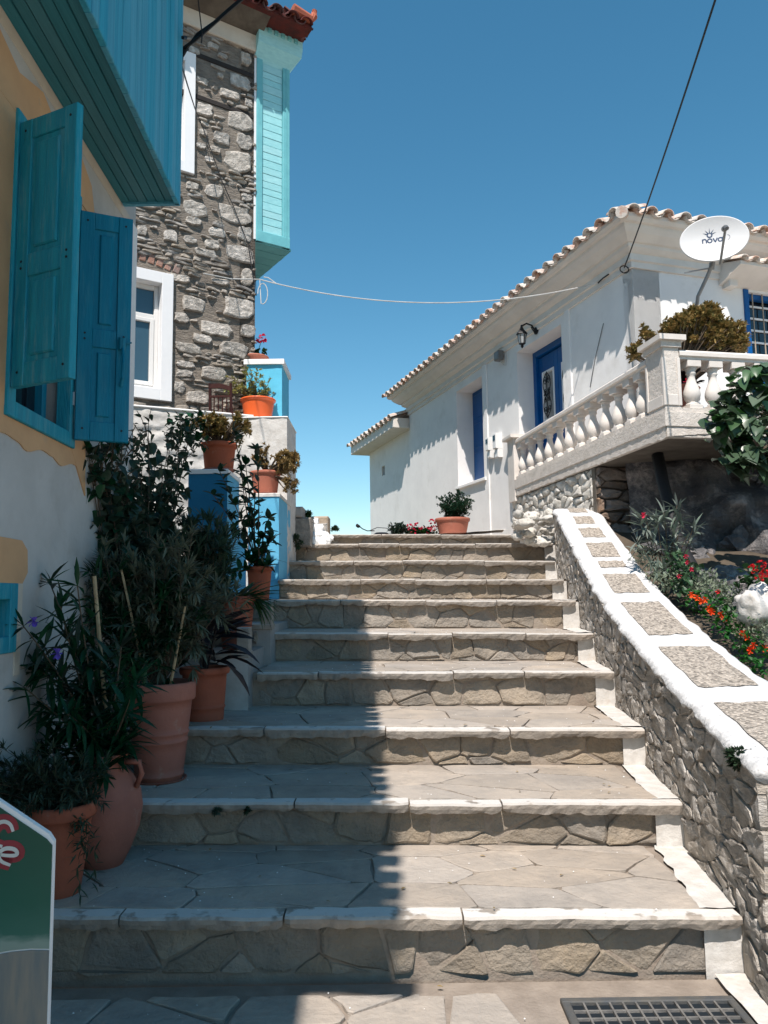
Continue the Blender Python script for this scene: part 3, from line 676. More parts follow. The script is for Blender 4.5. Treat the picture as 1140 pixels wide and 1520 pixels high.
# ============================================================ STONE HOUSE
SC = (-1.53, 9.0, 0)
FS = Frame(SC, (.835, .55, 0)); FSr = Frame(SC, (-.55, .835, 0))
sh = thing('stone_house', 'tall rubble stone house with white windows and a mint painted bay at its corner', 'house', (-3.5, 9.5, 1.6))
ZT = FS.px(379, 78)[1]
def fpx(fr, x0, y0, x1, y1): a, b = fr.px(x0, y0); c, d = fr.px(x1, y1); return (min(a, c), max(a, c), min(b, d), max(b, d))
wa1, wzt = FS.px(256, 410); _, wzb = FS.px(256, 598)
WIN1 = (wa1-1.15, wa1, wzb, wzt)
ua1, uzt = FS.px(289, 84); _, uzb = FS.px(286, 261)
WIN2 = (ua1-1.0, ua1, uzb, uzt)
wall = holewall(FS, -5, 0, .5, ZT+.3, [WIN1, WIN2], .30, 'wall_mortar', 'wall', sh)
b = B(); b.box(FS, -5, -.01, .5, ZT+.3, -5, -.31); b.obj('interior_block', 'interior', sh)
b = B(); b.box(FSr, 0, 5, .5, ZT+.3, -.2, 0); b.obj('side_wall', 'wall_mortar', sh)
b = B(); b.box(FS, -5.02, -4.8, .5, ZT+.3, -5, -.02); b.obj('side_wall', 'wall_mortar', sh)
bigs = [(495,380,90,60),(635,350,90,50),(710,425,80,40),(885,450,90,100),(690,575,50,35),(845,620,160,110),(555,615,100,50),(760,715,150,70),(905,780,60,60),(570,825,130,110),(840,920,200,130),(700,1040,130,90),(875,1070,120,120),(655,1130,80,55),(820,1215,210,170),(610,1205,70,50),(545,1100,80,50),(480,1400,100,60),(645,1440,150,100),(890,1490,80,60),(560,1000,60,50)]
bigs = [(x, y, w, h) for x, y, w, h in bigs]+[(x, y+1520, w, h) for x, y, w, h in [(500,55,200,120),(800,95,250,140),(490,145,130,60),(105,215,80,80),(320,255,110,100),(465,285,100,60),(665,230,130,75),(875,240,110,110),(630,320,110,70),(190,190,60,20),(590,385,180,60),(840,390,230,130),(370,570,190,60),(895,570,100,130),(690,600,150,50),(500,770,180,120),(835,800,240,160),(400,870,120,80),(660,955,260,110),(900,970,120,90),(560,1030,150,70),(455,1100,220,80),(800,1110,220,120),(430,1220,150,50),(420,1290,130,60),(640,1290,200,110),(385,1390,90,90),(520,1470,180,100)]]
rects = []
for (x, y, w, h) in bigs:
    X, Y = 190+x/5.065, y/5.065; a, bb = FS.px(X, Y); a2, b2 = FS.px(X+w/10.13, Y); a3, b3 = FS.px(X, Y-h/10.13)
    hw, hh = abs(a2-a), abs(b3-bb); a = min(a, -hw+.012)
    n = 13; poly = []
    ph = U(0, 6)
    for k in range(n):
        t = 2*pi*k/n+U(-.12, .12); e = .74
        cx, sy = cos(t), sin(t); q = 1/max(abs(cx), abs(sy))**.8*U(.80, 1.04)
        poly.append((min(a+hw*cx*q, .012), bb+hh*sy*q+.03*hw*cx))
    stone(FS, poly, U(.02, .035), 'stone', 'pale_stone', wall, tilt=.12, base=-.02, bev=.87, rough=.007)
    rects.append((a-hw*.95, a+hw*.95, bb-hh*.95, bb+hh*.95))
rects += [(WIN1[0]-.02, WIN1[1]+.02, WIN1[2]-.02, WIN1[3]+.12), (WIN2[0]-.02, WIN2[1]+.02, WIN2[2]-.02, WIN2[3]+.02)]
beams = [(FS.px(290, 87), FS.px(376, 108)), (FS.px(290, 146), FS.px(376, 171))]
for (a, za), (c, zc) in beams:
    z = (za+zc)/2; b = B(); b.box(FS, a-.6, min(c, -.01), z-.03, z+.035, -.05, .012, bev=.008); b.obj('timber_beam', 'dark_timber', wall)
    rects.append((a-.6, 0, z-.03, z+.03))
cand = []
z = 3.3
while z < ZT+.1:
    rh = U(.03, .062); a = -2.5+U(0, .1)
    while a < 0:
        w = U(.07, .26)*(1.3 if rh > .06 else 1); a2 = min(a+w, .008); zz = z+U(-.008, .008)+.02*sin(a*3+z)
        ok = a2-a > .04
        for (r0, r1, g0, g1) in rects:
            if a2 > r0 and a < r1 and zz+rh*.8 > g0 and zz < g1: ok = False; break
        if ok:
            tt = U(-.012, .012); hh = rh*U(.6, 1.0)
            poly = [(a+.004, zz+U(0, .3)*hh), (a+w*.3, zz+U(-.004, .004)), ((a+a2)/2+w*.2, zz+tt*.5), (a2-.008, zz+hh*U(.1, .4)+tt), (a2-.006, zz+hh*.8+tt), ((a+a2)/2+U(-.03, .03), zz+hh+tt*.5), (a+.008, zz+hh*U(.6, .95))]
            poly = [(min(p, .008), q) for p, q in poly]; cand.append(poly)
        a = a2+U(.004, .02)
        if a2 >= .008: break
    z += rh
cand.sort(key=lambda p: -area(p))
rest = B()
for i, p in enumerate(cand):
    if i < 235: stone(FS, p, U(.012, .034), 'slate', 'slate', wall, tilt=.25, bev=.72, rough=.004)
    else: rest.add(*stone(FS, p, U(.01, .035), 'slate', 'slate', 'raw', tilt=.3, bev=.7, rough=.004))
rest.obj('slate_chips', 'slate', wall, kind='stuff')
# side wall corner fringe and brick arch over the lower window
for k in range(12):
    t = k/11; a = WIN1[0]+.15+(WIN1[1]-WIN1[0]-.12)*t; zz = WIN1[3]+.02+.09*sin(pi*(.12+.8*t)); f2 = Frame(FS.P(a, zz), (.835*cos(.5-t), .55*cos(.5-t), sin(.35-.9*t)))
    b = B(); b.box(Frame(FS.P(a, zz), tuple(FS.u*cos((.5-t)*.7)+V((0, 0, 1))*sin((.5-t)*.7)), tuple(-FS.u*sin((.5-t)*.7)+V((0, 0, 1))*cos((.5-t)*.7))), -.035, .035, 0, .11, -.02, U(.008, .022), bev=.006)
    b.obj('brick', 'brick', wall)
def pvc_window(h, parent, split=.3):
    a0, a1, b0, b1 = h
    o = wframe(FS, (a0, a1, b0, b1), -.16, .05, .13, 'window_surround', 'white_paint', parent)
    a0 += .13; a1 -= .13; b0 += .13; b1 -= .13
    zc = b1-(b1-b0)*split
    f = B(); w = .05
    for (x0, x1, z0, z1) in ((a0, a0+w, b0, b1), (a1-w, a1, b0, b1), (a0+w, a1-w, b1-w, b1), (a0+w, a1-w, b0, b0+w), (a0+w, a1-w, zc-w/2, zc+w/2)):
        f.box(FS, x0, x1, z0, z1, -.14, -.07, bev=.006)
    fo = f.obj('window', 'white_plastic', parent)
    s = B(); ww = .045; q0, q1 = a0+w, a1-w; r0, r1 = b0+w, zc-w/2; mid = (q0+q1)/2
    for (c0, c1) in ((q0, mid), (mid, q1)):
        s = B()
        for (x0, x1, z0, z1) in ((c0, c0+ww, r0, r1), (c1-ww, c1, r0, r1), (c0+ww, c1-ww, r1-ww, r1), (c0+ww, c1-ww, r0, r0+ww)): s.box(FS, x0, x1, z0, z1, -.12, -.06, bev=.005)
        s.obj('sash', 'white_plastic', fo)
        p = B(); p.box(FS, c0+ww-.005, c1-ww+.005, r0+ww-.005, r1-ww+.005, -.10, -.095); p.obj('pane', 'pane', fo)
    p = B(); p.box(FS, q0, q1, zc+w/2-.005, b1-w+.005, -.11, -.105); p.obj('pane', 'pane', fo)
    hd = B(); hd.box(FS, mid-.01, mid+.01, (r0+r1)/2-.05, (r0+r1)/2+.05, -.06, -.03, bev=.004); hd.obj('handle', 'white_plastic', fo)
    sl = B(); sl.box(FS, h[0]+.1, h[1]-.1, b0-.02, b0+.01, -.08, .03, bev=.004); sl.obj('sill', 'white_paint', fo)
pvc_window(WIN1, sh); pvc_window(WIN2, sh, .25)
# plaster band and eave
ze = FS.px(375, 55)[1]
b = B(); b.box(FS, -5, 0.03, ZT-.02, ZT+.20, -.05, .05, bev=.01); b.obj('plaster_band', 'cream_plaster', sh)
zt2 = ZT+.20
b = B(); vs = []
for a in (-5, .05): vs += [FS.P(a, zt2, .04), FS.P(a, zt2+.10, .34), FS.P(a, zt2+.14, .34), FS.P(a, zt2+.14, -.1)]
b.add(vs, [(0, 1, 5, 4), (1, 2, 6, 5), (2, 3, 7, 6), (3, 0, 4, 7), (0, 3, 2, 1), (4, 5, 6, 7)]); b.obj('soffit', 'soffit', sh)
# roof (hipped towards the right)
zr = zt2+.145; oh = .40
c0 = FS.P(-5.4, zr, oh); c1 = FS.P(.58, zr, oh); c2 = FSr.P(5.2, zr, .58); c3 = FS.P(-5.4, zr, -5.2)
r0 = FS.P(-3.2, zr+.95, -2.3); r1 = FS.P(-2.2, zr+.95, -2.3)
b = B(); b.add([c0, c1, c2, c3, r0, r1]+[v-V((0, 0, .05)) for v in (c0, c1, c2, c3)], [(0, 1, 5, 4), (1, 2, 5), (2, 3, 4, 5), (3, 0, 4), (6, 9, 8, 7), (0, 6, 7, 1), (1, 7, 8, 2), (2, 8, 9, 3), (3, 9, 6, 0)])
rf = b.obj('roof', 'roof_tile_dark', sh)
eave_tiles(FS.P(-3.2, zr-.03, oh), FS.P(.50, zr-.03, oh), -FS.n, .38, .205, .085, 'roof_tile_dark', rf, rows=2)
eave_tiles(FS.P(.55, zr-.03, oh-.1), FSr.P(2.2, zr-.03, .58), -FSr.n, .38, .205, .085, 'roof_tile_dark', rf, rows=1)
b = B(); q = FS.P(.56, zr+.02, oh)
b.tube([q+FS.u*-.25+V((0, 0, .08)), q+V((0, 0, .05)), q+FS.u*.05+V((0, 0, .12)), q+FS.u*.06+V((0, 0, .20))], .075, 9, .035); b.obj('ridge_horn', 'terracotta', rf)
# mint bay
bz0 = Frame(SC, (.835, .55, 0)).px(432, 382)[1]; 
D = .46; FBy = Frame(FS.P(0, 0, 0), (.835, .55, 0))
zb = FBy.px(380, 358)[1]; ztb = zt2-.0
by = thing  # placeholder
bb = B(); bb.box(FBy, .0, D-.02, zb+.03, ztb, -1.6, -.022); bayo = bb.obj('corner_bay', 'mint_dark', sh)
n = 34; z = zb+.14
while z < ztb-.30:
    z2 = min(z+U(.085, .105), ztb-.3); b = B(); b.box(FBy, .09, D-.10, z+.002, z2-.002, -.02, U(0, .004), bev=.004); b.obj('clapboard', 'mint', bayo); z = z2
for (x0, x1) in ((.0, .085), (D-.10, D)):
    b = B(); b.box(FBy, x0+.003, x1, zb, ztb-.27, -.03, .022, bev=.006); b.obj('corner_post', 'mint_dark', bayo)
b = B(); b.box(FBy, D-.055, D-.045, zb, ztb-.27, .018, .028); b.box(FBy, .003, D+.002, zb, zb+.14, -.03, .026, bev=.006); b.obj('bottom_rail', 'mint_dark', bayo)
b = B(); b.box(FSr, 0.02, 1.6, zb, ztb-.27, D-.03, D, bev=0); b.obj('street_face', 'mint_dark', bayo)
# flared top with dentils
b = B(); rings = []
for (o, z) in ((.0, ztb-.30), (.02, ztb-.26), (.12, ztb-.12), (.13, ztb-.02), (.13, ztb+.16)):
    rings.append([FBy.P(-.02, z, o), FBy.P(D+o, z, o), FBy.P(D+o, z, -1.65), FBy.P(-.02, z, -1.65)])
b.loft(rings, True, True); cn = b.obj('cornice', 'mint', bayo)
for k in range(5):
    b = B(); x = .10+k*.092; b.box(FBy, x, x+.05, ztb+.035, ztb+.10, .125, .145, bev=.004); b.obj('dentil', 'mint_dark', bayo)
# underside planks
for k in range(9):
    b = B(); d0 = -k*.18; x0 = .01
    b.box(FBy, .003, D+.03*(1 if k % 1 == 0 else 0), zb-.012-.002*(k % 2), zb+.012, d0-.165-.01, d0-.005); b.obj('soffit_board', 'mint_dark', bayo)
# corner mouldings pale strip on the wall
b = B(); b.box(FS, -.025, .001, zb+.02, ZT, .0, .012); b.obj('pale_strip', 'white_paint', sh)

# ============================================================ WHITE WALL, STEPPED PARAPETS, BLUE PILLARS
def whitebox(name, label, cat, x0, x1, y0, y1, z0, z1, m, capm=None, capt=.04, amp=.008, facade=None, capo=.012, grp=None):
    o = thing(name, label, cat, ((x0+x1)/2, (y0+y1)/2, z0), grp)
    def face(P, Q, nx, ny, mm, pn):
        n1 = max(2, int(((P[0]-Q[0])**2+(P[1]-Q[1])**2)**.5/.05)); n2 = max(2, int((z1-z0)/.05))
        def fn(u, v):
            p = V((P[0]+(Q[0]-P[0])*u, P[1]+(Q[1]-P[1])*u, z0+(z1-z0)*v)); e = amp*nz(p, 5)+amp*.5*nz(p, 16); k = min(u, 1-u)*8; e *= min(1, k)
            return p+V((nx*e, ny*e, 0))
        sheet(fn, n1, n2, pn, mm, o)
    face((x0, y0), (x1, y0), 0, -1, m, 'front_face'); face((x1, y0), (x1, y1), 1, 0, facade or m, 'side_face')
    b = B(); b.box(FG, x0+.01, x1-.01, y0+.01, y1, z0, z1-.005); b.obj('core', m, o)
    b = B(); b.box(FG, x0-capo, x1+capo, y0-capo, y1+.01, z1-.002, z1+capt, bev=.008); b.obj('cap', capm or m, o)
    return o
pB0 = aty(368, 865, 7.8); pB1 = aty(415, 735, 7.8)
# white rubble wall in front of the stone house
zw = aty(300, 612, 8.25).z
ww = thing('whitewashed_wall', 'whitewashed rough stone wall below the stone house', 'wall', (-3, 8.2, 1.2))
FWW = Frame((-1.55, 8.46, 0), (.9, .42, 0))
def wfn(u, v):
    a = -3.2+3.3*u; z = 1.0+(zw-1.0)*v; r = .02*nz((a*5, z*11, 0), 1)+.018*abs(nz((a*9, z*22, 3), 1)); return FWW.P(a, z, r)
sheet(wfn, 160, 120, 'wall_face', 'whitewash', ww)
b = B(); b.box(FWW, -3.2, .1, .9, zw, -.07, -.03); b.obj('core', 'whitewash', ww)
b = B(); b.box(FWW, -3.22, .1, zw-.004, zw+.02, -.08, .02, bev=.008); b.obj('cap', 'white_wall', ww)
zwb = aty(400, 621, 8.5).z
whitebox('white_parapet', 'white plastered block carrying the bright orange flowerpot', 'parapet', aty(345, 650, 8.45).x, aty(426, 650, 8.45).x, 8.45, 9.3, 1.2, zwb, 'whitewash', 'white_wall', .01, amp=.02)
zbb = aty(400, 541, 8.85).z
whitebox('blue_parapet', 'light blue block with a white cap against the corner of the stone house', 'parapet', aty(366, 560, 8.85).x, aty(418.5, 560, 8.85).x, 8.85, 9.5, 3.0, zbb, 'blue_soft', 'white_wall', .06, capo=.03)
zb2 = aty(400, 737, 7.8).z
whitebox('blue_pillar', 'sunlit sky blue pillar standing on the stairs under the pot of drooping succulents', 'pillar', pB0.x, aty(414, 800, 7.8).x, 7.8, 8.75, 1.2, zb2, 'pillar_blue', 'whitewash', .035, amp=.004, facade='pillar_blue')
zb3 = aty(310, 703, 6.7).z
whitebox('blue_pillar', 'blue pillar coloured darker for its shaded front, under the terracotta pot of the round succulent', 'pillar', aty(279, 760, 6.7).x, aty(337, 760, 6.7).x, 6.7, 7.25, .9, zb3, 'pillar_shaded', 'white_wall', .04, amp=.004, facade='pillar_blue')  # shade is coloured into the front; the side face keeps the lit blue
whitebox('blue_step_wall', 'low blue wall between the two blue pillars', 'wall', aty(352, 800, 7.3).x-.25, aty(352, 800, 7.3).x, 7.27, 7.78, 1.0, aty(345, 735, 7.3).z-.35, 'pillar_blue', 'white_wall', .03)
# masonry left of the top steps
mw = thing('rubble_garden_wall', 'grey stone block wall by the left end of the top steps', 'wall', (-1.0, 9.6, 1.9))
for (x0, y0, x1, y1, dep, mt) in ((428, 752, 449, 768, .5, 'concrete'), (426, 768, 462, 812, .55, 'slate'), (456, 766, 487, 796, .8, 'tan_stone'), (462, 776, 486, 792, .5, 'slate')):
    p = aty(x0, y1, 9.15+dep*.2); q = aty(x1, y0, 9.15+dep*.2); c = (p+q)/2
    yy = 9.25 if x1 < 463 else 9.95; p = aty(x0, y1, yy); q = aty(x1, y0, yy); b = B(); b.box(axis((0, yy, 0)), p.x, q.x, p.z, q.z, -.4, U(0, .03), bev=.02); b.obj('stone_block', mt, mw)
b = B(); b.box(FG, -1.45, -.95, 9.7, 10.4, 1.7, aty(440, 780, 9.7).z); b.obj('core', 'concrete', mw)
o = thing('white_rock_pile', 'pile of whitewashed rocks at the left end of the top steps', 'rock pile', (-.95, 9.5, 2.08))
for k, (x, y, r) in enumerate(((468, 775, .07), (464, 786, .09), (473, 786, .09), (458, 797, .10), (470, 798, .11), (481, 797, .09), (452, 804, .07), (465, 805, .10), (478, 805, .09), (485, 803, .07), (490, 799, .05))):
    p = aty(x, y, 9.5+.2*(805-y)/40); rock(p, (r*.8, r*.7, r*.75), 'rock', 'white_wall', o, seed=k, sub=3, amp=.4, smooth=True)
# ============================================================ RIGHT WHITE HOUSE
HC = (2.856, 8.39, 0)
FH = Frame(HC, (.311, -.95, 0)); FR = Frame(HC, (.95, .311, 0))
wh = thing('white_house', 'long white plastered house with blue door and shutter and a pale tiled roof', 'house', (3.5, 11, 2.4))
aL = FH.px(608, 640)[0]
zE = FH.px(941, 396)[1]                            # bottom of the cornice at the corner
sa0, sz1 = FH.px(677, 582); sa1, _ = FH.px(716, 600); _, sz0 = FH.px(681, 723)
SW = (sa0, sa1, sz0, sz1)
da0, dz1 = FH.px(767, 523); da1, _ = FH.px(834, 520); DW = (da0, da1, 3.16, dz1)
RECD = .36
wl2 = holewall(FH, aL, 0, 1.6, zE+.5, [SW, DW], RECD, 'white_wall', 'wall', wh)
ra0, rz1 = FR.px(1103, 432); RWIN = (ra0, ra0+1.0, 3.9, rz1)
wl3 = holewall(FR, 0, 4.6, 2.95, zE+.5, [RWIN], .18, 'white_wall', 'wall', wh)
b = B(); b.box(FR, .05, 4.6, 1.6, zE+.5, aL+.05, -.37) if False else b.add([FH.P(aL+.02, 1.6, -.38), FH.P(-.2, 1.6, -.38), FR.P(4.5, 1.6, -.2), FR.P(4.5, 1.6, aL), FH.P(aL+.02, zE+.5, -.38), FH.P(-.2, zE+.5, -.38), FR.P(4.5, zE+.5, -.2), FR.P(4.5, zE+.5, aL)], [(0, 1, 5, 4), (1, 2, 6, 5), (2, 3, 7, 6), (3, 0, 4, 7), (4, 5, 6, 7)])
b.obj('interior_block', 'interior', wh)
b = B(); b.quad(FH.P(aL, 1.6), FH.P(aL, zE+.5), FR.P(5, zE+.5, aL), FR.P(5, 1.6, aL)); b.obj('end_wall', 'white_wall', wh)
# pilasters
for (xa, xb, y0, y1) in ((721, 727, 700, 545), (846, 853, 640, 500)):
    a, _ = FH.px(xa, y0); c, _ = FH.px(xb, y0); b = B(); b.box(FH, a, c, 2.3 if xa < 800 else 3.1, zE+.02, -.01, .022, bev=.004); b.obj('pilaster', 'white_wall', wh)
a, _ = FH.px(746, 700)
# cornice mouldings round the rectangle
LR = 4.6
cor = [(aL, 'L'), (0, 'C'), (LR, 'R')]
def ring_at(o, z):
    d1, d2 = FH.n, FR.n
    pL2 = FR.P(LR, 0, aL)
    return [V((*(FH.P(aL, 0)+FH.n*o-FH.u*o).xy, z)), V((*(FH.P(0, 0)+FH.n*o+FR.n*o).xy, z)), V((*(FR.P(LR, 0)+FR.n*o+FR.u*o).xy, z)), V((*(FR.P(LR, 0, aL)+FR.u*o-FR.n*o).xy, z))]
prof = [(.0, 0), (.025, 0), (.025, .07), (.05, .08), (.05, .155), (.075, .165), (.12, .20), (.13, .235), (.16, .24), (.24, .30), (.28, .345), (.29, .375), (.33, .38), (.36, .41), (.36, .455), (0, .46)]
b = B(); b.loft([ring_at(o, zE+z) for o, z in prof], True, False); b.f = [f_[::1] for f_ in b.f]; co = b.obj('cornice', 'cornice', wh)
zR = zE+.455
e = [V(p) for p in ring_at(.37, zR)]; rt = [V(p)+V((0, 0, .70)) for p in ring_at(-2.0, zR)]
b = B(); b.add(e+rt, [(0, 1, 5, 4), (1, 2, 6, 5), (2, 3, 7, 6), (3, 0, 4, 7), (4, 5, 6, 7)]); rf = b.obj('roof', 'roof_tile_pale', wh)
sl = math.atan(.70/2.37)
E0 = ring_at(.37, zR-.01)
eave_tiles(E0[0], E0[1]+FH.u*-.10, -FH.n, sl, .235, .078, 'roof_tile_pale', rf, rows=1, L=.44, over=.06)
eave_tiles(E0[1]+FR.u*.12, E0[2], -FR.n, sl, .215, .078, 'roof_tile_pale', rf, rows=1, L=.44, over=.06)
hp = B(); q0 = E0[1]; q1 = rt[1]
for k in range(1):
    s0 = q0+(q1-q0)*(k*.115-.01)+V((0, 0, .05)); s1 = q0+(q1-q0)*((k+1)*.115+.02)+V((0, 0, .04)); hp = B(); hp.tube([s0-V((0,0,.07)), s1-V((0,0,.05))], .066, 12, .05); hp.obj('hip_tile', 'roof_tile_pale', rf)
# shutter of the window, door and its glazing
so = thing
b = B(); a0, a1, z0, z1 = SW; m1 = (a0+a1)/2
for (p0, p1) in ((a0, m1-.003), (m1+.003, a1)):
    s = B(); s.box(FH, p0+.01, p1, z0+.01, z1-.01, -RECD+.02, -RECD+.055, bev=.004); s_ = s.obj('shutter', 'blue_paint', wh)
    for (q0, q1) in ((.04, .36), (.40, .66), (.70, .96)):
        s = B(); s.box(FH, p0+.055, p1-.05, z0+(z1-z0)*q0+.01, z0+(z1-z0)*q1-.01, -RECD+.05, -RECD+.066, bev=.01); s.obj('panel', 'blue_paint', s_)
s = B(); s.box(FH, a0-.04, a1+.12, z0-.045, z0+.004, -RECD, .05, bev=.006); s.obj('sill', 'white_wall', wh)
a0, a1, z0, z1 = DW
dr = wframe(FH, (a0, a1, z0, z1), -RECD+.01, -RECD+.10, .09, 'door', 'blue_paint', wh)
m1 = (a0+a1)/2
for (p0, p1) in ((a0+.09, m1-.004), (m1+.004, a1-.09)):
    s = B()
    for (x0, x1, y0, y1) in ((p0, p0+.10, z0+.02, z1-.11), (p1-.10, p1, z0+.02, z1-.11), (p0+.10, p1-.10, z1-.34, z1-.11), (p0+.10, p1-.10, z0+.02, z0+.75)): s.box(FH, x0, x1, y0, y1, -RECD+.01, -RECD+.055, bev=.004)
    s.obj('door_leaf', 'blue_paint', dr)
    x0, x1, y0, y1 = p0+.10, p1-.10, z0+.75, z1-.34
    wframe(FH, (x0-.005, x1+.005, y0, y1), -RECD+.02, -RECD+.065, .035, 'glazing_frame', 'white_paint', dr)
    s = B(); s.box(FH, x0, x1, y0, y1, -RECD+.02, -RECD+.03); s.obj('pane', 'lamp_glass', dr)
    s = B(); cx = (x0+x1)/2; hw = (x1-x0)/2-.05
    for sg in (-1, 1):
        for (yy, R_) in ((y0+.14, .045), (y1-.16, .045), ((y0+y1)/2, .03), (y0+.30, .03), (y1-.32, .03)):
            pts = [FH.P(cx+sg*(hw*.45+R_*(1-t/14)*cos(t*.9)), yy+R_*1.6*(1-t/14)*sin(t*.9), -RECD+.085) for t in range(12)]; s.tube(pts, .006, 4)
        s.tube([FH.P(cx+sg*hw*(.15+.8*abs(sin(t*pi/8))), y0+.05+(y1-y0-.1)*t/16, -RECD+.085) for t in range(17)], .006, 4)
    s.tube([FH.P(cx, y0+.03, -RECD+.085), FH.P(cx, y1-.03, -RECD+.085)], .007, 4); s.obj('iron_scrollwork', 'iron', dr)
# window on the right face behind the terrace, with blue side and white grille
a0, a1, z0, z1 = RWIN
wframe(FR, (a0+.07, a1, z0, z1), -.12, -.05, .06, 'window_frame', 'blue_paint', wh)
s = B(); s.box(FR, a0-.005, a0+.065, z0, z1+.02, -.17, .02, bev=.004); s.obj('shutter', 'blue_paint', wh)
s = B(); s.box(FR, a0+.1, a1, z0, z1, -.16, -.15); s.obj('pane', 'pane_dark', wh)
for k in range(4):
    s = B(); x = a0+.16+k*.15; s.tube([FR.P(x, z0, -.03), FR.P(x, z1, -.03)], .008, 6); s.obj('grille_bar', 'tan_stone', wh)
for k in range(8):
    s = B(); z = z1-.12-k*.15; s.box(FR, a0+.12, a1, z-.012, z+.012, -.14, -.13); s.obj('glazing_bar', 'white_paint', wh)
# small tiled canopy over that window
ca, cz = FR.px(1066, 412); cpy = thing('tiled_canopy', 'small canopy of corrugated tiles over the window behind the terrace', 'canopy', FR.P(ca+.6, cz, 0))
vs = []
for a in (ca, ca+2.6): vs += [FR.P(a, cz-.10, 0), FR.P(a, cz+.02, .36), FR.P(a, cz+.06, .36), FR.P(a, cz+.17, 0)]
b = B(); b.add(vs, [(0, 1, 5, 4), (1, 2, 6, 5), (2, 3, 7, 6), (0, 3, 2, 1), (4, 5, 6, 7)]); b.obj('canopy_slab', 'cornice', cpy)
eave_tiles(FR.P(ca+.02, cz+.055, .37), FR.P(ca+2.55, cz+.055, .37), -FR.n, .3, .16, .06, 'roof_tile_pale', cpy, rows=1, L=.4, over=.04)
b = B(); b.box(FR, ca+.05, ca+.17, cz-.14, cz-.03, .0, .13, bev=.01); b.obj('bracket', 'cornice', cpy)
# lower annex beyond
ax = thing('white_annex', 'lower white annex with its own pale tiled eave beyond the white house', 'house', FH.P(aL-1, 2.3, -1))
aA = FH.px(546, 700)[0]; zA = FH.px(606, 637)[1]; zA = FH.px(560, 664)[1]
va, vz = FH.px(566, 698)
vent = (va-.12, va+.10, vz-.12, vz+.10)
FAx = Frame(FH.P(0, 0, -.05), (.311, -.95, 0))
holewall(FAx, aA, aL+.02, 1.5, zA+.02, [vent], .2, 'white_wall', 'wall', ax)
b = B(); b.quad(FAx.P(aA, 1.5), FAx.P(aA, zA), FAx.P(aA, zA, -4), FAx.P(aA, 1.5, -4)); b.obj('end_wall', 'white_wall', ax)
b = B(); b.box(FAx, vent[0], vent[1], vent[2], vent[3], -.19, -.17); b.obj('vent_grille', 'pane_dark', ax)
for k in range(3):
    s = B(); z = vent[2]+.05+k*.06; s.box(FAx, vent[0], vent[1], z, z+.012, -.12, -.10); s.obj('louvre', 'iron', ax)
b = B(); b.box(FAx, aA-.32, aL-.05, zA, zA+.20, -3.0, .38, bev=.01); b.obj('eave_slab', 'cornice', ax)
b = B(); b.add([FAx.P(aA-.32, zA+.2, .38), FAx.P(aL-.05, zA+.2, .38), FAx.P(aL-.05, zA+.8, -1.4), FAx.P(aA+1.2, zA+.8, -1.4), FAx.P(aA-.32, zA+.2, -3)], [(0, 1, 2, 3), (0, 3, 4)]); rx = b.obj('roof', 'roof_tile_pale', ax)
eave_tiles(FAx.P(aA-.30, zA+.20, .40), FAx.P(aL-.10, zA+.20, .40), -FAx.n, .32, .27, .09, 'roof_tile_pale', rx, rows=2, L=.44)
# ============================================================ TERRACE
TO = (2.57, 6.85, 0)
FT = Frame(TO, (.16, -.987, 0)); FTF = Frame(TO, (.98, .196, 0))
te = thing('terrace', 'raised terrace slab with whitewashed balustrade in front of the white house', 'terrace', (3, 8, 2.9))
zt_ = FT.px(985, 605)[1]; zb_ = FT.px(985, 650)[1]; zm_ = FT.px(985, 634)[1]
far = -4.42
def terr(o, z): return [V((*FT.P(far, 0, o).xy, z)), V((*(V(TO)+FT.n*o+FTF.n*o).xy, z)), V((*FTF.P(5, 0, o).xy, z)), V((*FTF.P(5, 0, -2).xy, z)), V((*FT.P(far, 0, -1.2).xy, z))]
b = B(); rings = [terr(o, z) for o, z in ((-.02, zb_-.01), (.0, zb_), (.0, zm_-.004), (.02, zm_), (.02, zt_-.05), (-.005, zt_-.045), (-.005, zt_))]
b.loft(rings, True, True); sb = b.obj('slab', 'terrace_plaster', te)
b = B(); rings = []
for k in range(60):                               # crumbled lower edge
    pass
sheet(lambda u, v: FT.P(far*(1-u), zb_-.03*abs(nz((u*30, 0, 1), 1))*(1-v)+(zm_-zb_)*v, .008+.006*nz((u*60, v*3, 2), 1)), 160, 3, 'crumbling_edge', 'terrace_plaster', te)
sheet(lambda u, v: FTF.P(5*u, zb_+(-.01 if u*5 > 1 else .035*max(0, sin(u*16)))*(1-v)+.015*nz((u*50, 0, 1), 1)*(1-v)+(zm_-zb_)*v, .008+.006*nz((u*60, v*3, 4), 1)), 160, 3, 'crumbling_edge', 'terrace_plaster', te)
b = B(); b.quad(*[v-V((0, 0, .013)) for v in terr(-.03, zb_)][::-1]); b.obj('underside', 'soffit', te)
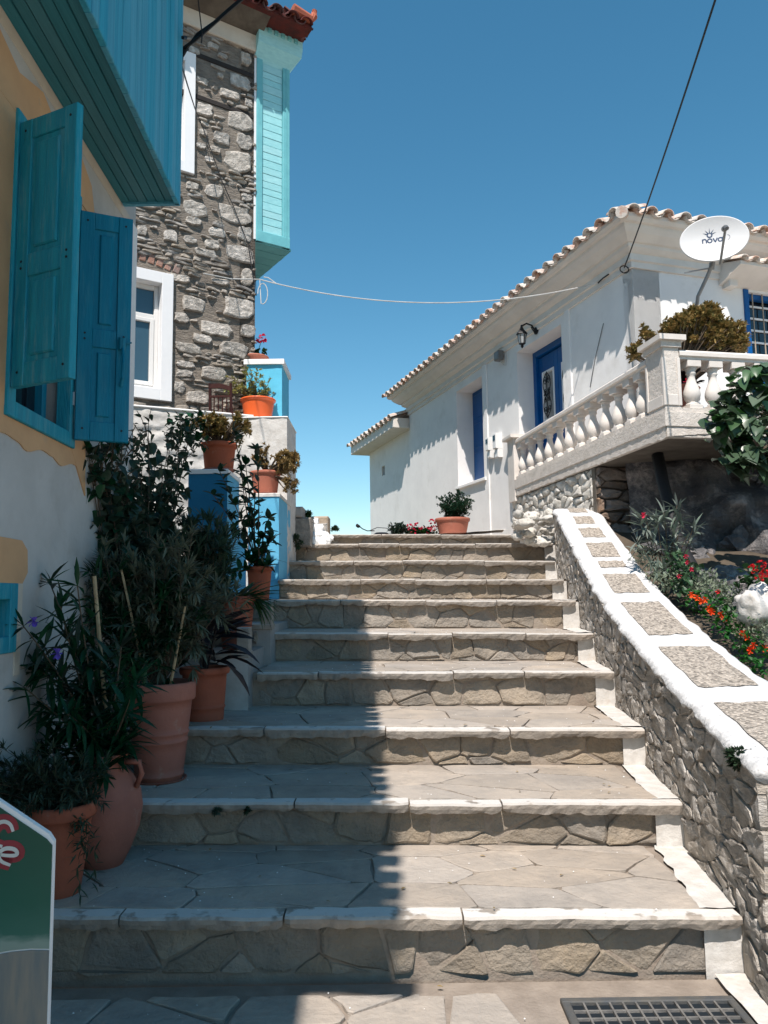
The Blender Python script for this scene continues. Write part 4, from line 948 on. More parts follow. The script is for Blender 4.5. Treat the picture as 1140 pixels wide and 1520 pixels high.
# balustrade
RT = FTF.px(1040, 520)[1]; RB = RT-.085
bl = thing('balustrade', 'whitewashed balustrade with turned balusters along the edge of the terrace', 'balustrade', (2.6, 8, zt_))
bh = RB-zt_
def balmesh(w):
    k = bh; pr_ = [(.055, .09), (.058, .10), (.058, .13), (.046, .145), (.052, .17), (.070, .23), (.078, .31), (.074, .39), (.060, .48), (.044, .57), (.036, .65), (.036, .71), (.046, .74), (.046, .76), (.040, .78), (.048, .82), (.062, .86)]
    b = B(); b.lathe((0, 0, 0), [(r*w, z*k) for r, z in pr_], 18)
    b.box(Frame((0, 0, 0), (1, 0, 0)), -.066*w, .066*w, 0, .095*k, -.066*w, .066*w, bev=.004); b.box(Frame((0, 0, 0), (1, 0, 0)), -.07*w, .07*w, .86*k, k, -.07*w, .07*w, bev=.004)
    me = bpy.data.meshes.new('baluster'); me.from_pydata([tuple(v) for v in b.v], [], b.f); me.materials.append(M['baluster'])
    me.polygons.foreach_set('use_smooth', [i < 16*18 for i in range(len(me.polygons))]); me.update(); return me
bm_ = balmesh(1.0)
for x in (954, 938, 918, 899, 880, 863, 846, 831, 816, 802, 789, 777):
    yy = 535+(957-x)*.60+30; a, _ = FT.px(x, yy, -.09); inst('baluster', bm_, Matrix.Translation(FT.P(a, zt_, -.09)) @ Matrix.Rotation(atan2(FT.u.y, FT.u.x)+U(-.03, .03), 4, 'Z'), bl)
for x in (1026, 1058, 1091, 1124, 1157, 1190, 1223):
    a, _ = FTF.px(x, 570, -.09); inst('baluster', bm_, Matrix.Translation(FTF.P(a, zt_, -.09)) @ Matrix.Rotation(atan2(FTF.u.y, FTF.u.x), 4, 'Z'), bl)
pa, _ = FT.px(958, 560); pb, _ = FTF.px(1011, 560)
b = B()
for fr, a0, a1 in ((FT, far+.25, pa-.0), (FTF, pb, 5)):
    b = B(); rg = [[fr.P(a, z, c) for c, z in ((-.16, RB), (-.02, RB), (-.02, RB+.02), (.0, RB+.03), (.0, RT-.02), (-.02, RT), (-.16, RT), (-.18, RT-.02), (-.18, RB+.02))] for a in (a0, a1)]
    b.loft(rg, True, True); b.obj('handrail', 'baluster', bl)
b = B(); FTc = Frame(TO, (.16, -.987, 0))
pt = FTF.px(985, 505)[1]
def prism(name, m, P, z0, z1, par, grow=0, n=None):
    b = B(); b.loft([[V((p.x, p.y, z)) for p in P] for z in (z0, z1)], True, True); return b.obj(name, m, par)
def postring(g, aa, bb): return [FT.P(-aa-g, 0, g), V(TO)+FT.n*g+FTF.n*g, FTF.P(bb+g, 0, g), FTF.P(bb+g, 0, -aa-g)]
po = prism('corner_post', 'terrace_plaster', postring(-.008, -pa, pb), zt_, pt, bl)
b = B()
for fr, L_ in ((FT, None), (FTF, None)):
    s0, s1 = (pa, 0) if fr is FT else (0, pb)
    for (x0, x1, y0, y1) in ((s0, s0+.035, zt_+.02, pt-.16), (s1-.035, s1, zt_+.02, pt-.16), (s0+.035, s1-.035, zt_+.02, zt_+.12)): b.box(fr, x0+.002, x1-.002, y0, y1, -.012, .003, bev=.003)
b.obj('post_border', 'baluster', bl)
prism('post_neck', 'terrace_plaster', postring(.012, -pa, pb), pt-.06, pt, bl)
prism('post_cap', 'baluster', postring(.045, -pa, pb), pt, pt+.05, bl)
b = B(); b.box(FT, far-.02, far+.26, zt_-.35, RT+.02, -.26, .02, bev=.006); b.obj('end_post', 'baluster', bl)
b = B(); b.box(FT, far-.08, far+.32, RT+.02, RT+.07, -.32, .08, bev=.006); b.obj('post_cap', 'baluster', bl)
# retaining wall under the terrace, left face pale, inner face dark
rw = thing('retaining_wall', 'rough stone retaining wall under the terrace, pale outside and dark within', 'wall', (2.3, 9, 2.1))
FW1 = Frame(FT.P(0, 0, -.04), (.16, -.987, 0)); aR = FT.px(882, 740, -.04)[0]
b = B(); b.box(FW1, far, aR, 1.2, zb_, -.5, -.006); b.obj('mortar_core', 'rubble_white', rw)
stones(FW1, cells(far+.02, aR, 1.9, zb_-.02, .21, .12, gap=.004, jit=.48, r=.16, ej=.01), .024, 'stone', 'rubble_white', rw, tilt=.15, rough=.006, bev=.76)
# low flared foot of the wall at the top of the stairs
FW2 = Frame((1.83, 9.3, 0), (.30, -.95, 0))
for k in range(26):
    t = U(0, 1); p = aty(U(765, 822), U(762, 806), 9.6-.9*t)
    p.z = max(p.z, 2.0); rock(p, (U(.05, .10), U(.06, .1), U(.04, .07)), 'foot_stone', 'rubble_white', rw, seed=k, sub=3, amp=.4, smooth=True)
cc = FW1.P(aR, 0, 0); FW3 = Frame(cc+V((0, -.10, 0)), (.99, .12, 0))
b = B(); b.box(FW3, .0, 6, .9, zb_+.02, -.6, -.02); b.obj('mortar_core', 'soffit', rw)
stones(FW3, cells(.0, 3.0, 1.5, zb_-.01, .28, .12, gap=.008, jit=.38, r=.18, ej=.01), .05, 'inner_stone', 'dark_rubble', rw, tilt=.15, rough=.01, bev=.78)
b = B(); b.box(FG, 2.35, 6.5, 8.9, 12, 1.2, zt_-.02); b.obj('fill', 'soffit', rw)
# garden slope, rock face
gd = B(); rings = []
def gfn(u, v):
    x = px_(0)+.105*(2.9+6*v)+.47+4.2*u; y = 2.9+6*v; return V((x, y, topz(y)-.2-.05*min(1, u*3)+.07*nz((x, y, 0), 2)+u*.25))
sheet(gfn, 30, 40, 'garden_bed', 'earth', kind='structure')
sheet(lambda u, v: V((gfn(u, 0).x+(.02 if u < .01 else 0), gfn(u, 0).y-.25*(1-v)**1.5+.04*nz((u*9, v*4, 1), 1)*(1-v), -.1+(gfn(u, 0).z+.1)*v)), 30, 10, 'garden_bank', 'earth', kind='structure')
rkp = thing('rock_face', 'grey rock outcrop in the shade under the terrace', 'rock', (3.4, 7.8, 1.6))
def rfn(u, v):
    x = 2.75+3.2*u; z = 1.0+2.2*v; w_ = min(1, u*6); p = V((x-.1, 8.22-.1*u, z)); q = .22*nz(p, 1.3)+.14*nz(p, 2.9, 2)+.06*nz(p, 7, 3)-.05*abs(nz(p, 3.4, 5)); return p+V((-.2*q, (-q*1.6-1.2*(1-v)**1.4)*w_, 0))
sheet(rfn, 90, 70, 'rock_surface', 'rock', rkp, smooth=False)
for k, (x, y, dd, r) in enumerate(((1075, 790, 8.0, .26), (1120, 755, 8.0, .30), (1060, 760, 8.1, .20), (1115, 825, 7.8, .34), (1045, 840, 7.8, .26), (1145, 705, 8.0, .24), (1020, 810, 8.0, .20), (1090, 870, 7.4, .22))):
    rock(aty(x, y, dd), (r, r*.5, r*.8), 'boulder', 'rock', rkp, seed=20+k, sub=4, amp=.42, fr=2.2, smooth=False)
for k in range(16):
    u_, v_ = U(.02, .42), U(.42, .84); q_ = gfn(u_, v_); r_ = U(.2, .42); rock(q_+V((.25, 0, -r_*.12)), (r_, r_, r_*.5), 'boulder', 'rock', rkp, seed=50+k, sub=4, amp=.4, fr=2.2)
wb = rock(aty(1132, 905, 4.9), (.15, .17, .15), 'white_boulder', 'whitewash', seed=60, sub=4, amp=.35, smooth=True); tag(wb, 'whitewashed boulder among flowers at the right edge, beyond the parapet', 'boulder')
dp = B(); dp.tube([aty(976, 675, 7.6), aty(985, 720, 7.5), aty(998, 770, 7.3), aty(1012, 815, 7.0), aty(1032, 850, 6.7), aty(1050, 905, 6.3)], .06, 10, .055)
tag(dp.obj('drain_pipe', 'iron', smooth=True), 'dark slanting pipe coming down from under the terrace', 'pipe')
# ============================================================ PLANTS
def leafmesh(kind, m):
    # unit leaf: length 1 along +Y, width from kind, folded along the midrib, tip drooping
    prof = {'lance': [(0, .012), (.15, .05), (.4, .085), (.7, .06), (1, .004)], 'oval': [(0, .02), (.2, .17), (.5, .24), (.8, .15), (1, .01)],
            'heart': [(0, .12), (.1, .33), (.35, .42), (.7, .26), (1, .01)], 'strap': [(0, .02), (.25, .035), (.6, .03), (.85, .018), (1, .003)],
            'canna': [(0, .03), (.2, .11), (.5, .17), (.8, .10), (1, .01)], 'petal': [(0, .1), (.3, .33), (.7, .4), (.9, .28), (1, .1)]}[kind]
    dr = {'lance': .18, 'oval': .12, 'heart': .22, 'strap': .45, 'canna': .2, 'petal': .1}[kind]
    vs = []; fs = []
    for t, w in prof: z = -dr*t*t; vs += [V((-w, t, z+w*.35)), V((0, t, z)), V((w, t, z+w*.35))]
    for k in range(len(prof)-1): i = k*3; fs += [(i, i+1, i+4, i+3), (i+1, i+2, i+5, i+4)]
    me = bpy.data.meshes.new('leaf'); me.from_pydata([tuple(v) for v in vs], [], fs); me.materials.append(M[m]); me.polygons.foreach_set('use_smooth', [True]*len(fs)); me.update()
    return me, vs, fs
LM = {}
def leafm(kind, m):
    if (kind, m) not in LM: LM[kind, m] = leafmesh(kind, m)
    return LM[kind, m]
def leafframe(d, roll=None):
    d = V(d).normalized(); up = V((U(-.35, .35), U(-.35, .35), 1)); x = d.cross(up)
    if x.length < .05: x = d.cross(V((1, 0, 0)))
    x.normalize(); z = x.cross(d).normalized(); return Matrix((x, d, z)).transposed()
class Leaves:
    def __init__(s, parent, kind, m, name='leaf', limit=0, objs=False): s.p = parent; s.k = kind; s.m = m; s.n = name; s.limit = limit; s.c = 0; s.b = B()
    def put(s, pos, d, L):
        me, vs, fs = leafm(s.k, s.m); R3 = leafframe(d)
        if s.c < s.limit:
            mw = R3.to_4x4() @ Matrix.Scale(L, 4); mw.translation = V(pos); inst(s.n, me, mw, s.p)
        else: s.b.add([V(pos)+R3 @ (v*L) for v in vs], fs)
        s.c += 1
    def done(s):
        if s.b.v: s.b.obj('foliage', s.m, s.p, kind='stuff', smooth=True)
def rdir(up=.3):
    while True:
        v = V((U(-1, 1), U(-1, 1), U(-1, 1)))
        if .1 < v.length < 1: v.normalize(); v.z += up; return v.normalized()
def stem_pts(p, q, bow=.12, n=7):
    p, q = V(p), V(q); L = (q-p).length; c = (p+q)/2+V((U(-1, 1), U(-1, 1), .8))*L*bow
    return [p*(1-t)**2+c*2*t*(1-t)+q*t*t for t in [i/n for i in range(n+1)]]
def bush(parent, base, cen, rad, nst, kind, m, L, per=14, start=.35, lim=0, stemm='bark', up=.3, tuft=5, twigs=2, sr=.006, shell=.55, shade=1):
    base, cen, rad = V(base), V(cen), V(rad); lv = Leaves(parent, kind, m, limit=lim); sb = B()
    for i in range(nst):
        d = rdir(0); t = cen+V((d.x*rad.x, d.y*rad.y, d.z*rad.z))*U(shell, 1)
        ps = stem_pts(base+V((U(-.02, .02), U(-.02, .02), 0)), t); sb.tube(ps, sr, 4, sr*.4)
        br = [ps]
        for _ in range(twigs):
            j = rnd.randint(3, 6); d2 = rdir(.3); e = ps[j]+V((d2.x*rad.x, d2.y*rad.y, d2.z*rad.z))*U(.25, .5); q = stem_pts(ps[j], e, .1, 4); sb.tube(q, sr*.5, 3, sr*.3); br.append(q)
        for bi, q in enumerate(br):
            for k in range(per if bi == 0 else max(3, per//2)):
                t = U(start if bi == 0 else .2, 1); f = t*(len(q)-1); j = min(int(f), len(q)-2); pos = q[j].lerp(q[j+1], f-j); ax = (q[j+1]-q[j]).normalized()
                lv.put(pos, (rdir(up)+ax*.7), L*U(.4, 1.25))
            for k in range(tuft): lv.put(q[-1], rdir(up)+(q[-1]-q[-2]).normalized()*1.1, L*U(.6, 1.1))
    sb.obj('stems', stemm, parent, kind='stuff'); lv.done()
def pot(parent, o, H, rt, rb, m='terracotta', rim=.05, saucer=False, bands=(), lip=.018, n=32, soil=True):
    o = V(o); pr_ = [(rb*.9, 0), (rb, .006)]
    for t in [i/10 for i in range(1, 11)]:
        z = (H-rim)*t; r = rb+(rt-lip-rb)*t
        pr_.append((r, z))
        for bz in bands:
            if abs(t-bz) < .051: pr_ += [(r+.006, z+.004), (r+.006, z+.012), (r, z+.016)]
    pr_ += [(rt-.004, H-rim+.004), (rt, H-rim+.014), (rt+.002, H-.012), (rt-.004, H), (rt-.016, H+.001), (rt-.024, H-.012), (rt-.03, H-.05), (.01, H-.055)]
    b = B(); b.lathe(o, pr_, n); po = b.obj('pot', m, parent, smooth=True)
    if soil: b = B(); b.lathe(o+V((0, 0, H-.05)), [(rt-.03, 0), (rt*.5, .012), (.005, .015)], 16); b.obj('soil', 'soil', po)
    if saucer: b = B(); b.lathe(o+V((0, 0, -.002)), [(rb*.95, 0), (rb*1.22, .03), (rb*1.18, .032), (rb*.95, .012)], n); b.obj('saucer', m, po)
    return po
def flower(parent, pos, r, m, n=6, name='flower'):
    lv = Leaves(parent, 'petal', m); b = B(); me, vs, fs = leafm('petal', m)
    for k in range(n):
        a = 2*pi*k/n+U(-.2, .2); R3 = leafframe(V((cos(a), -.5+U(-.2, .2), sin(a)))); b.add([V(pos)+R3 @ (v*r) for v in vs], fs)
    return b.obj(name, m, parent)
def umbel(parent, pos, r, m, n=14):
    b = B(); me, vs, fs = leafm('petal', m)
    for k in range(n):
        d = rdir(.3); c = V(pos)+d*r*.7
        for q in range(4): R3 = leafframe(d+rdir(0)*.8); b.add([c+R3 @ (v*r*.55) for v in vs], fs)
    return b.obj('flower_head', m, parent)
# --- pots standing up the left of the stairs
p = V((aty(88, 1330, 3.3).x, 3.30, ZS[0])); t = thing('potted_plant', 'terracotta pot nearest the painted sign, with fine trailing greenery', 'potted plant', p, 'potted plants up the left of the stairs')
pot(t, p, .38, .138, .078, rim=.06); bush(t, p+V((0, 0, .34)), p+V((-.10, -.03, .46)), (.28, .2, .17), 70, 'lance', 'leaf_green', .05, per=26, tuft=9, sr=.002, shell=.3)
lv = Leaves(t, 'lance', 'leaf_green')
for k in range(5):
    q = stem_pts(p+V((.08, -.08, .37)), p+V((.15+U(-.04, .04), -.13, U(.0, .25))), .3)
    for s in range(26): f = U(1, 6.9); j = int(f); lv.put(q[j].lerp(q[min(j+1, 7)], f-j), rdir(-.2), .05)
lv.done()
p = V((aty(150, 1290, 3.62).x, 3.64, ZS[0])); t = thing('potted_plant', 'round bellied amphora with small handles, holding a tall dark leafy plant with violet flowers', 'potted plant', p, 'potted plants up the left of the stairs')
b = B(); b.lathe(p, [(.07, 0), (.085, .01), (.12, .08), (.158, .18), (.17, .27), (.160, .34), (.125, .405), (.092, .44), (.085, .47), (.105, .50), (.11, .51), (.095, .512), (.075, .49), (.07, .44)], 36)
am = b.obj('amphora', 'terracotta', t, smooth=True)
for s in (-1, 1):
    b = B(); b.tube([p+V((s*.10, -.02, .475)), p+V((s*.165, -.02, .47)), p+V((s*.175, -.02, .42)), p+V((s*.15, -.02, .36))], .014, 8); b.obj('handle', 'terracotta', am, smooth=True)
lv = Leaves(t, 'lance', 'leaf_deep', limit=240); sb = B()
tips = [(60, 865), (115, 870), (35, 930), (95, 940), (150, 920), (180, 960), (20, 985), (70, 1000), (125, 990), (165, 1010), (200, 1010), (45, 1050), (100, 1060), (150, 1070), (190, 1060), (10, 1090), (80, 1110), (130, 1120), (175, 1110), (55, 960), (215, 985), (20, 1130), (110, 1150), (150, 1150), (190, 1100), (90, 900), (140, 960), (30, 1020)]
for (x, y) in tips:
    e = aty(x, y, U(3.35, 3.75)); e.x = max(e.x, wallx(3.5)+.04); q = stem_pts(p+V((0, 0, .48)), e, .1, 8); sb.tube(q, .005, 4, .003)
    for s in range(30):
        f = U(1.5, 7.99); j = int(f); lv.put(q[j].lerp(q[j+1], f-j), rdir(.15)+V((0, -.2, 0)), U(.10, .19))
    for s in range(7): lv.put(q[-1], rdir(.4), U(.09, .16))
sb.obj('stems', 'bark', t, kind='stuff'); lv.done()
for (x, y) in ((50, 923), (85, 970)): flower(t, aty(x, y, 3.3), .028, 'petal_violet')
b = B(); b.tube([p+V((.02, .02, .4)), aty(140, 855, 3.6)], .011, 7, .009); b.obj('bamboo_stake', 'bamboo', t)
p = V((aty(236, 1160, 4.3).x, 4.30, ZS[1])); t = thing('potted_plant', 'largest ribbed terracotta pot, with a bushy grey-green shrub tied to canes', 'potted plant', p, 'potted plants up the left of the stairs')
pot(t, p, .54, .188, .122, rim=.10, bands=(.1, .5, .6), saucer=True)
bush(t, p+V((0, 0, .5)), aty(245, 865, 4.35), (.40, .28, .36), 95, 'lance', 'leaf_grey', .085, per=20, tuft=11, sr=.004, shell=.3, twigs=3)
bush(t, p+V((0, 0, .5)), aty(200, 900, 4.3), (.36, .22, .36), 60, 'lance', 'leaf_deep', .10, per=18, tuft=8, sr=.004, shell=.4)
for (x0, y0, x1, y1) in ((243, 1015, 275, 900), (215, 1015, 180, 845)):
    b = B(); b.tube([p+V((.06 if x0 > 230 else -.05, -.05, .48)), aty(x1, y1, 4.15)], .009, 7, .006); b.obj('bamboo_stake', 'bamboo', t)
p = V((aty(303, 1075, 4.92).x, 4.92, ZS[2])); t = thing('potted_plant', 'plain terracotta pot of dark, nearly black broad leaves', 'potted plant', p, 'potted plants up the left of the stairs')
pot(t, p, .34, .155, .118, rim=.045, bands=(.3,))
lv = Leaves(t, 'canna', 'leaf_dark', limit=60)
for k in range(46):
    a = U(0, 6.28); e = p+V((cos(a)*.10-.04, sin(a)*.12+.02, .32+U(.03, .26))); lv.put(e, V((cos(a)+.2, sin(a)*.8-.2, U(-.2, .9))), U(.16, .27))
for (x0, y0, dx, dz) in ((335, 955, 1, -.35), (340, 975, 1, -.25), (335, 985, .8, -.7), (300, 930, .2, 1), (325, 930, .7, .5)): lv.put(aty(x0, y0, 4.75), V((dx, -.1, dz)), .24)
lv.done()
sb = B(); [sb.tube(stem_pts(p+V((0, 0, .28)), p+V((U(-.1, .1), U(-.1, .1), .6))), .008, 5) for _ in range(7)]; sb.obj('stems', 'leaf_dark', t, kind='stuff')
p = aty(350, 963, 5.62); p.z = 1.085; t = thing('potted_plant', 'terracotta pot on the side step with arching strap leaves', 'potted plant', p, 'potted plants up the left of the stairs')
pot(t, p, .38, .15, .095, rim=.05)
lv = Leaves(t, 'strap', 'leaf_green', limit=120)
for k in range(110):
    a = U(0, 6.28); lv.put(p+V((cos(a)*.05, sin(a)*.05, .34)), V((cos(a), sin(a), U(.1, 1.2))), U(.18, .38))
for k in range(40): a = U(-.9, .9); lv.put(p+V((.12, -.02, .36)), V((cos(a), sin(a), U(-.9, .1))), U(.12, .26))
lv.done()
p = aty(385, 892, 6.55); t = thing('potted_plant', 'small terracotta pot by the blue pillar, growing a tall glossy leaved shrub', 'potted plant', p, 'potted plants up the left of the stairs')
pot(t, p, .29, .12, .08, rim=.04)
lv = Leaves(t, 'oval', 'leaf_deep', limit=230); sb = B()
for (x, y, dd) in ((345, 640, 6.2), (380, 668, 6.3), (330, 700, 6.2), (365, 690, 6.3), (395, 770, 6.4), (400, 800, 6.4), (350, 750, 6.2), (320, 735, 6.2), (375, 740, 6.3), (345, 790, 6.3), (385, 810, 6.35), (365, 830, 6.4), (400, 840, 6.4), (340, 850, 6.3), (355, 700, 6.3)):
    e = aty(x+U(-4, 4), y, dd); q = stem_pts(p+V((-.02, 0, .27)), e, .05, 9); sb.tube(q, .007, 4, .004)
    for s in range(17):
        f = U(3.2, 8.99); j = int(f); lv.put(q[j].lerp(q[j+1], f-j), rdir(.5), U(.07, .12))
    for s in range(6): lv.put(q[-1], rdir(.7), U(.07, .11))
sb.obj('stems', 'bark', t, kind='stuff'); lv.done()
lv = Leaves(t, 'strap', 'leaf_dark', limit=4); lv.put(aty(398, 832, 6.4), V((1, 0, .25)), .16); lv.put(aty(400, 828, 6.4), V((1, -.3, .05)), .12); lv.done()
# shrub mass on the landing between pots and wall
t = thing('leafy_shrub', 'dense dark shrub filling the corner behind the potted plants', 'shrub', (-1.45, 5.4, .7))
bush(t, (-1.5, 5.5, .9), aty(268, 830, 5.4), (.38, .3, .38), 100, 'lance', 'leaf_deep', .12, per=20, tuft=9, sr=.005, shell=.3)
bush(t, (-1.5, 5.5, .9), aty(318, 825, 5.7), (.24, .2, .2), 50, 'lance', 'leaf_green', .10, per=18, tuft=9, sr=.005, shell=.3)
bush(t, (-1.5, 5.2, .9), aty(180, 830, 4.75), (.26, .25, .38), 70, 'oval', 'leaf_deep', .07, per=20, tuft=9, sr=.004, shell=.3)
t = thing('climbing_vine', 'dark heart-leaved climber sprawling over the house corner below the far shutter', 'climbing plant', (-1.6, 5.3, .7))
lv = Leaves(t, 'heart', 'leaf_deep', limit=280); sb = B()
for (x, y, dd) in ((128, 650, 4.85), (135, 675, 4.9), (150, 655, 4.9), (165, 640, 4.9), (160, 710, 4.9), (175, 725, 4.9), (145, 690, 4.9), (150, 660, 4.9), (180, 650, 5.0), (160, 690, 4.9), (200, 660, 5.2), (205, 690, 5.2), (190, 720, 5.1), (215, 720, 5.3), (230, 700, 5.4), (240, 740, 5.4), (205, 750, 5.2), (255, 700, 5.6), (225, 760, 5.3), (260, 750, 5.5), (240, 680, 5.5), (265, 640, 5.9), (285, 625, 6.0), (275, 660, 6.0), (180, 690, 5.0), (220, 640, 5.3), (235, 720, 5.4), (215, 780, 5.2), (190, 770, 5.05), (250, 780, 5.4)):
    dd = min(dd, 1.51/((570-x)/1141-.03)-.10) if x < 205 else dd
    e = aty(x, y, dd)
    q = stem_pts(V((-1.56, 4.75, .75)), e, .08, 9); sb.tube(q, .006, 4, .003)
    for s in range(46):
        f = U(4.0, 8.99); j = int(f); lv.put(q[j].lerp(q[j+1], f-j)+rdir(0)*U(.02, .12), rdir(-.3), U(.05, .095))
    for s in range(4):
        d = rdir(.2); z = stem_pts(q[-2], q[-1]+d*.16, .2, 5); sb.tube(z, .003, 3)
        for w in range(4): lv.put(z[w+1], rdir(-.2), U(.03, .06))
sb.obj('stems', 'bark', t, kind='stuff'); lv.done()
# --- pots on pillars
def jade(parent, base, cen, rad, nb, m, r=.022):
    sb = B(); lb = B(); me, vs, fs = leafm('oval', m); base, cen, rad = V(base), V(cen), V(rad)
    for i in range(nb):
        d = rdir(.2); e = cen+V((d.x*rad.x, d.y*rad.y, d.z*rad.z))*U(.35, 1); q = stem_pts(base+V((U(-.03, .03), U(-.03, .03), 0)), e, .1, 6); sb.tube(q, .009, 5, .005)
        for c in range(5):
            c_ = q[-1]+rdir(0)*U(0, .06) if c else q[-1]
            for k in range(12): dd = rdir(.45); R3 = leafframe(dd+(e-base).normalized()*.3); s = r*U(.8, 1.3)*1.8; lb.add([c_+R3 @ (v*s) for v in vs], fs)
    sb.obj('stems', 'bark', parent, kind='stuff'); lb.obj('foliage', m, parent, kind='stuff')
p = aty(325, 694, 6.92); p.z = zb3+.04; t = thing('potted_plant', 'terracotta pot with a rounded bronze succulent on the shaded blue pillar', 'potted plant', p, 'potted succulents on the pillars')
pot(t, p, .27, .165, .125, rim=.045, saucer=True); jade(t, p+V((0, 0, .24)), p+V((.03, 0, .40)), (.32, .22, .15), 58, 'leaf_jade')
lv = Leaves(t, 'heart', 'leaf_deep')
for k in range(150): lv.put(aty(U(255, 305), U(615, 660), 6.7)+rdir(0)*.04, rdir(0), U(.04, .07))
lv.done()
p = aty(394, 728, 8.05); p.z = zb2+.035; t = thing('potted_plant', 'terracotta pot with a drooping dry-leaved succulent on the sunlit pillar', 'potted plant', p, 'potted succulents on the pillars')
pot(t, p, .26, .165, .12, rim=.04, saucer=True); jade(t, p+V((.03, 0, .24)), aty(390, 682, 8.0), (.09, .1, .12), 12, 'leaf_dry', .02)
jade(t, p+V((.05, -.05, .24)), aty(427, 690, 7.95), (.16, .12, .15), 34, 'leaf_dry', .020); jade(t, p+V((.1, -.05, .2)), aty(430, 722, 7.9), (.07, .06, .12), 9, 'leaf_dry', .018)
p = aty(383, 617, 8.72); p.z = zwb+.012; t = thing('potted_plant', 'bright orange plastic pot with a wiry yellowish shrub on the white block', 'potted plant', p)
pot(t, p, .26, .205, .15, 'orange_plastic', rim=.03); bush(t, p+V((0, 0, .22)), p+V((-.10, 0, .46)), (.34, .18, .2), 20, 'oval', 'leaf_yellow', .045, per=10, tuft=5, sr=.005, twigs=3)
p = aty(379, 531, 9.1); p.z = zbb+.06; t = thing('potted_plant', 'shallow terracotta bowl with a pink geranium on top of the light blue block', 'potted plant', p)
pot(t, p, .11, .165, .12, rim=.03); bush(t, p+V((0, 0, .09)), p+V((.02, 0, .16)), (.1, .08, .06), 9, 'heart', 'leaf_green', .05, per=5, tuft=3, sr=.003)
umbel(t, aty(388, 503, 9.1), .06, 'petal_pink', 18); umbel(t, aty(377, 508, 9.1), .03, 'petal_pink', 8)
b = B(); b.tube([p+V((0, 0, .08)), aty(388, 506, 9.1)], .004, 4); b.obj('stem', 'leaf_green', t)
# chair behind the white wall
cb = aty(327, 600, 8.42); t = thing('chair', 'dark red wooden chair with a slatted back behind the white wall', 'chair', (cb.x, 8.42, zw-.42))
cx, cyy = cb.x, 8.40; x0, x1 = aty(312, 590, 8.4).x, aty(343, 590, 8.4).x; ztp = aty(312, 570, 8.4).z; z0 = zw-.42
for x in (x0, x1): b = B(); b.tube([(x, cyy, z0), (x, cyy+.02, z0+.42), (x, cyy-.02, ztp)], .018, 6); b.obj('back_post', 'dark_red_wood', t)
for x in (x0-.02, x1+.02): b = B(); b.tube([(x, cyy+.27, z0), (x, cyy+.27, z0+.42)], .018, 6); b.obj('leg', 'dark_red_wood', t)
b = B(); b.box(FG, x0-.03, x1+.03, cyy-.02, cyy+.29, z0+.42, z0+.45, bev=.006); b.obj('seat', 'dark_red_wood', t)
rg = []
for k in range(9): x = x0+(x1-x0)*k/8; zz = ztp-.01-.02*sin(k/8*pi)*-1-.03*k/8; rg.append([(x, cyy-.03, zz-.05), (x, cyy, zz-.05), (x, cyy, zz), (x, cyy-.03, zz)])
b = B(); b.loft(rg, True, True); b.obj('top_rail', 'dark_red_wood', t)
b = B(); b.box(axis((0, cyy, 0)), x0, x1, ztp-.16, ztp-.135, 0, .02); b.obj('mid_rail', 'dark_red_wood', t)
for k in range(4): x = x0+(x1-x0)*(k+1)/5; b = B(); b.tube([(x, cyy-.01, z0+.45), (x, cyy-.01, ztp-.14)], .007, 5); b.obj('spindle', 'dark_red_wood', t)
# --- top of the stairs
p = aty(672, 789, 10.95); p.z = ZS[9]; t = thing('potted_plant', 'wide terracotta bowl with a rounded dark shrub at the head of the stairs', 'potted plant', p)
pot(t, p, .24, .25, .19, rim=.05); bush(t, p+V((0, 0, .2)), p+V((.05, 0, .44)), (.27, .25, .20), 130, 'oval', 'leaf_deep', .034, per=18, tuft=8, sr=.002)
for (x, y, w, h, lb) in ((592, 782, .16, .14, 'small dark bush in the middle left at the head of the stairs'), (612, 784, .13, .08, 'low bushy plant beside the red geraniums at the head of the stairs')):
    c = aty(x, y, 11.3); t = thing('small_bush', lb, 'bush', (c.x, c.y, ZS[9])); bush(t, (c.x, c.y, ZS[9]), (c.x, c.y, ZS[9]+h), (w, w, h*.8), 34, 'oval', 'leaf_deep', .04, per=12, tuft=5, sr=.003)
t = thing('geranium', 'low red geraniums beside the terracotta bowl at the head of the stairs', 'flowers', aty(630, 790, 11.0))
for x, y in ((608, 784), (619, 782), (628, 788), (641, 777), (646, 786), (613, 790), (637, 788)): umbel(t, aty(x, y-1, 11.0), .05, 'petal_pink', 9)
c = aty(633, 788, 11.05); bush(t, (c.x, c.y, ZS[9]), (c.x, c.y, ZS[9]+.06), (.3, .1, .08), 26, 'heart', 'leaf_green', .045, per=6, tuft=3, sr=.003)
t = thing('spot_light', 'small black spot lamp on a bent cable at the head of the stairs', 'lamp', aty(540, 790, 11))
b = B(); b.tube([aty(533, 781, 11), aty(538, 785, 11), aty(545, 788, 11), aty(556, 788, 11)], .008, 5); b.tube([aty(548, 788, 11), aty(560, 783, 11), aty(574, 784, 11), aty(584, 790, 11)], .005, 4); b.obj('cable', 'black', t)
b = B(); b.lathe(aty(531, 781, 11), [(.02, -.02), (.035, 0), (.03, .025)], 10, ax=(.6, 0, .8)); b.obj('lamp_head', 'black', t)
b = B(); q = aty(566, 789, 11); b.lathe((q.x, 11, ZS[9]), [(.11, 0), (.12, .03), (.08, .055), (.02, .06)], 14); b.obj('round_base', 'black', t)
c = aty(688, 793, 10.9); sheet(lambda u, v: V((c.x-.35+.95*u, 10.72+.5*v, ZS[9]+.005+.075*u*(1-abs(v-.5)*.8)+.01*nz((u*4, v*3, 0)))), 14, 6, 'whitewash_hump', 'whitewash', st)
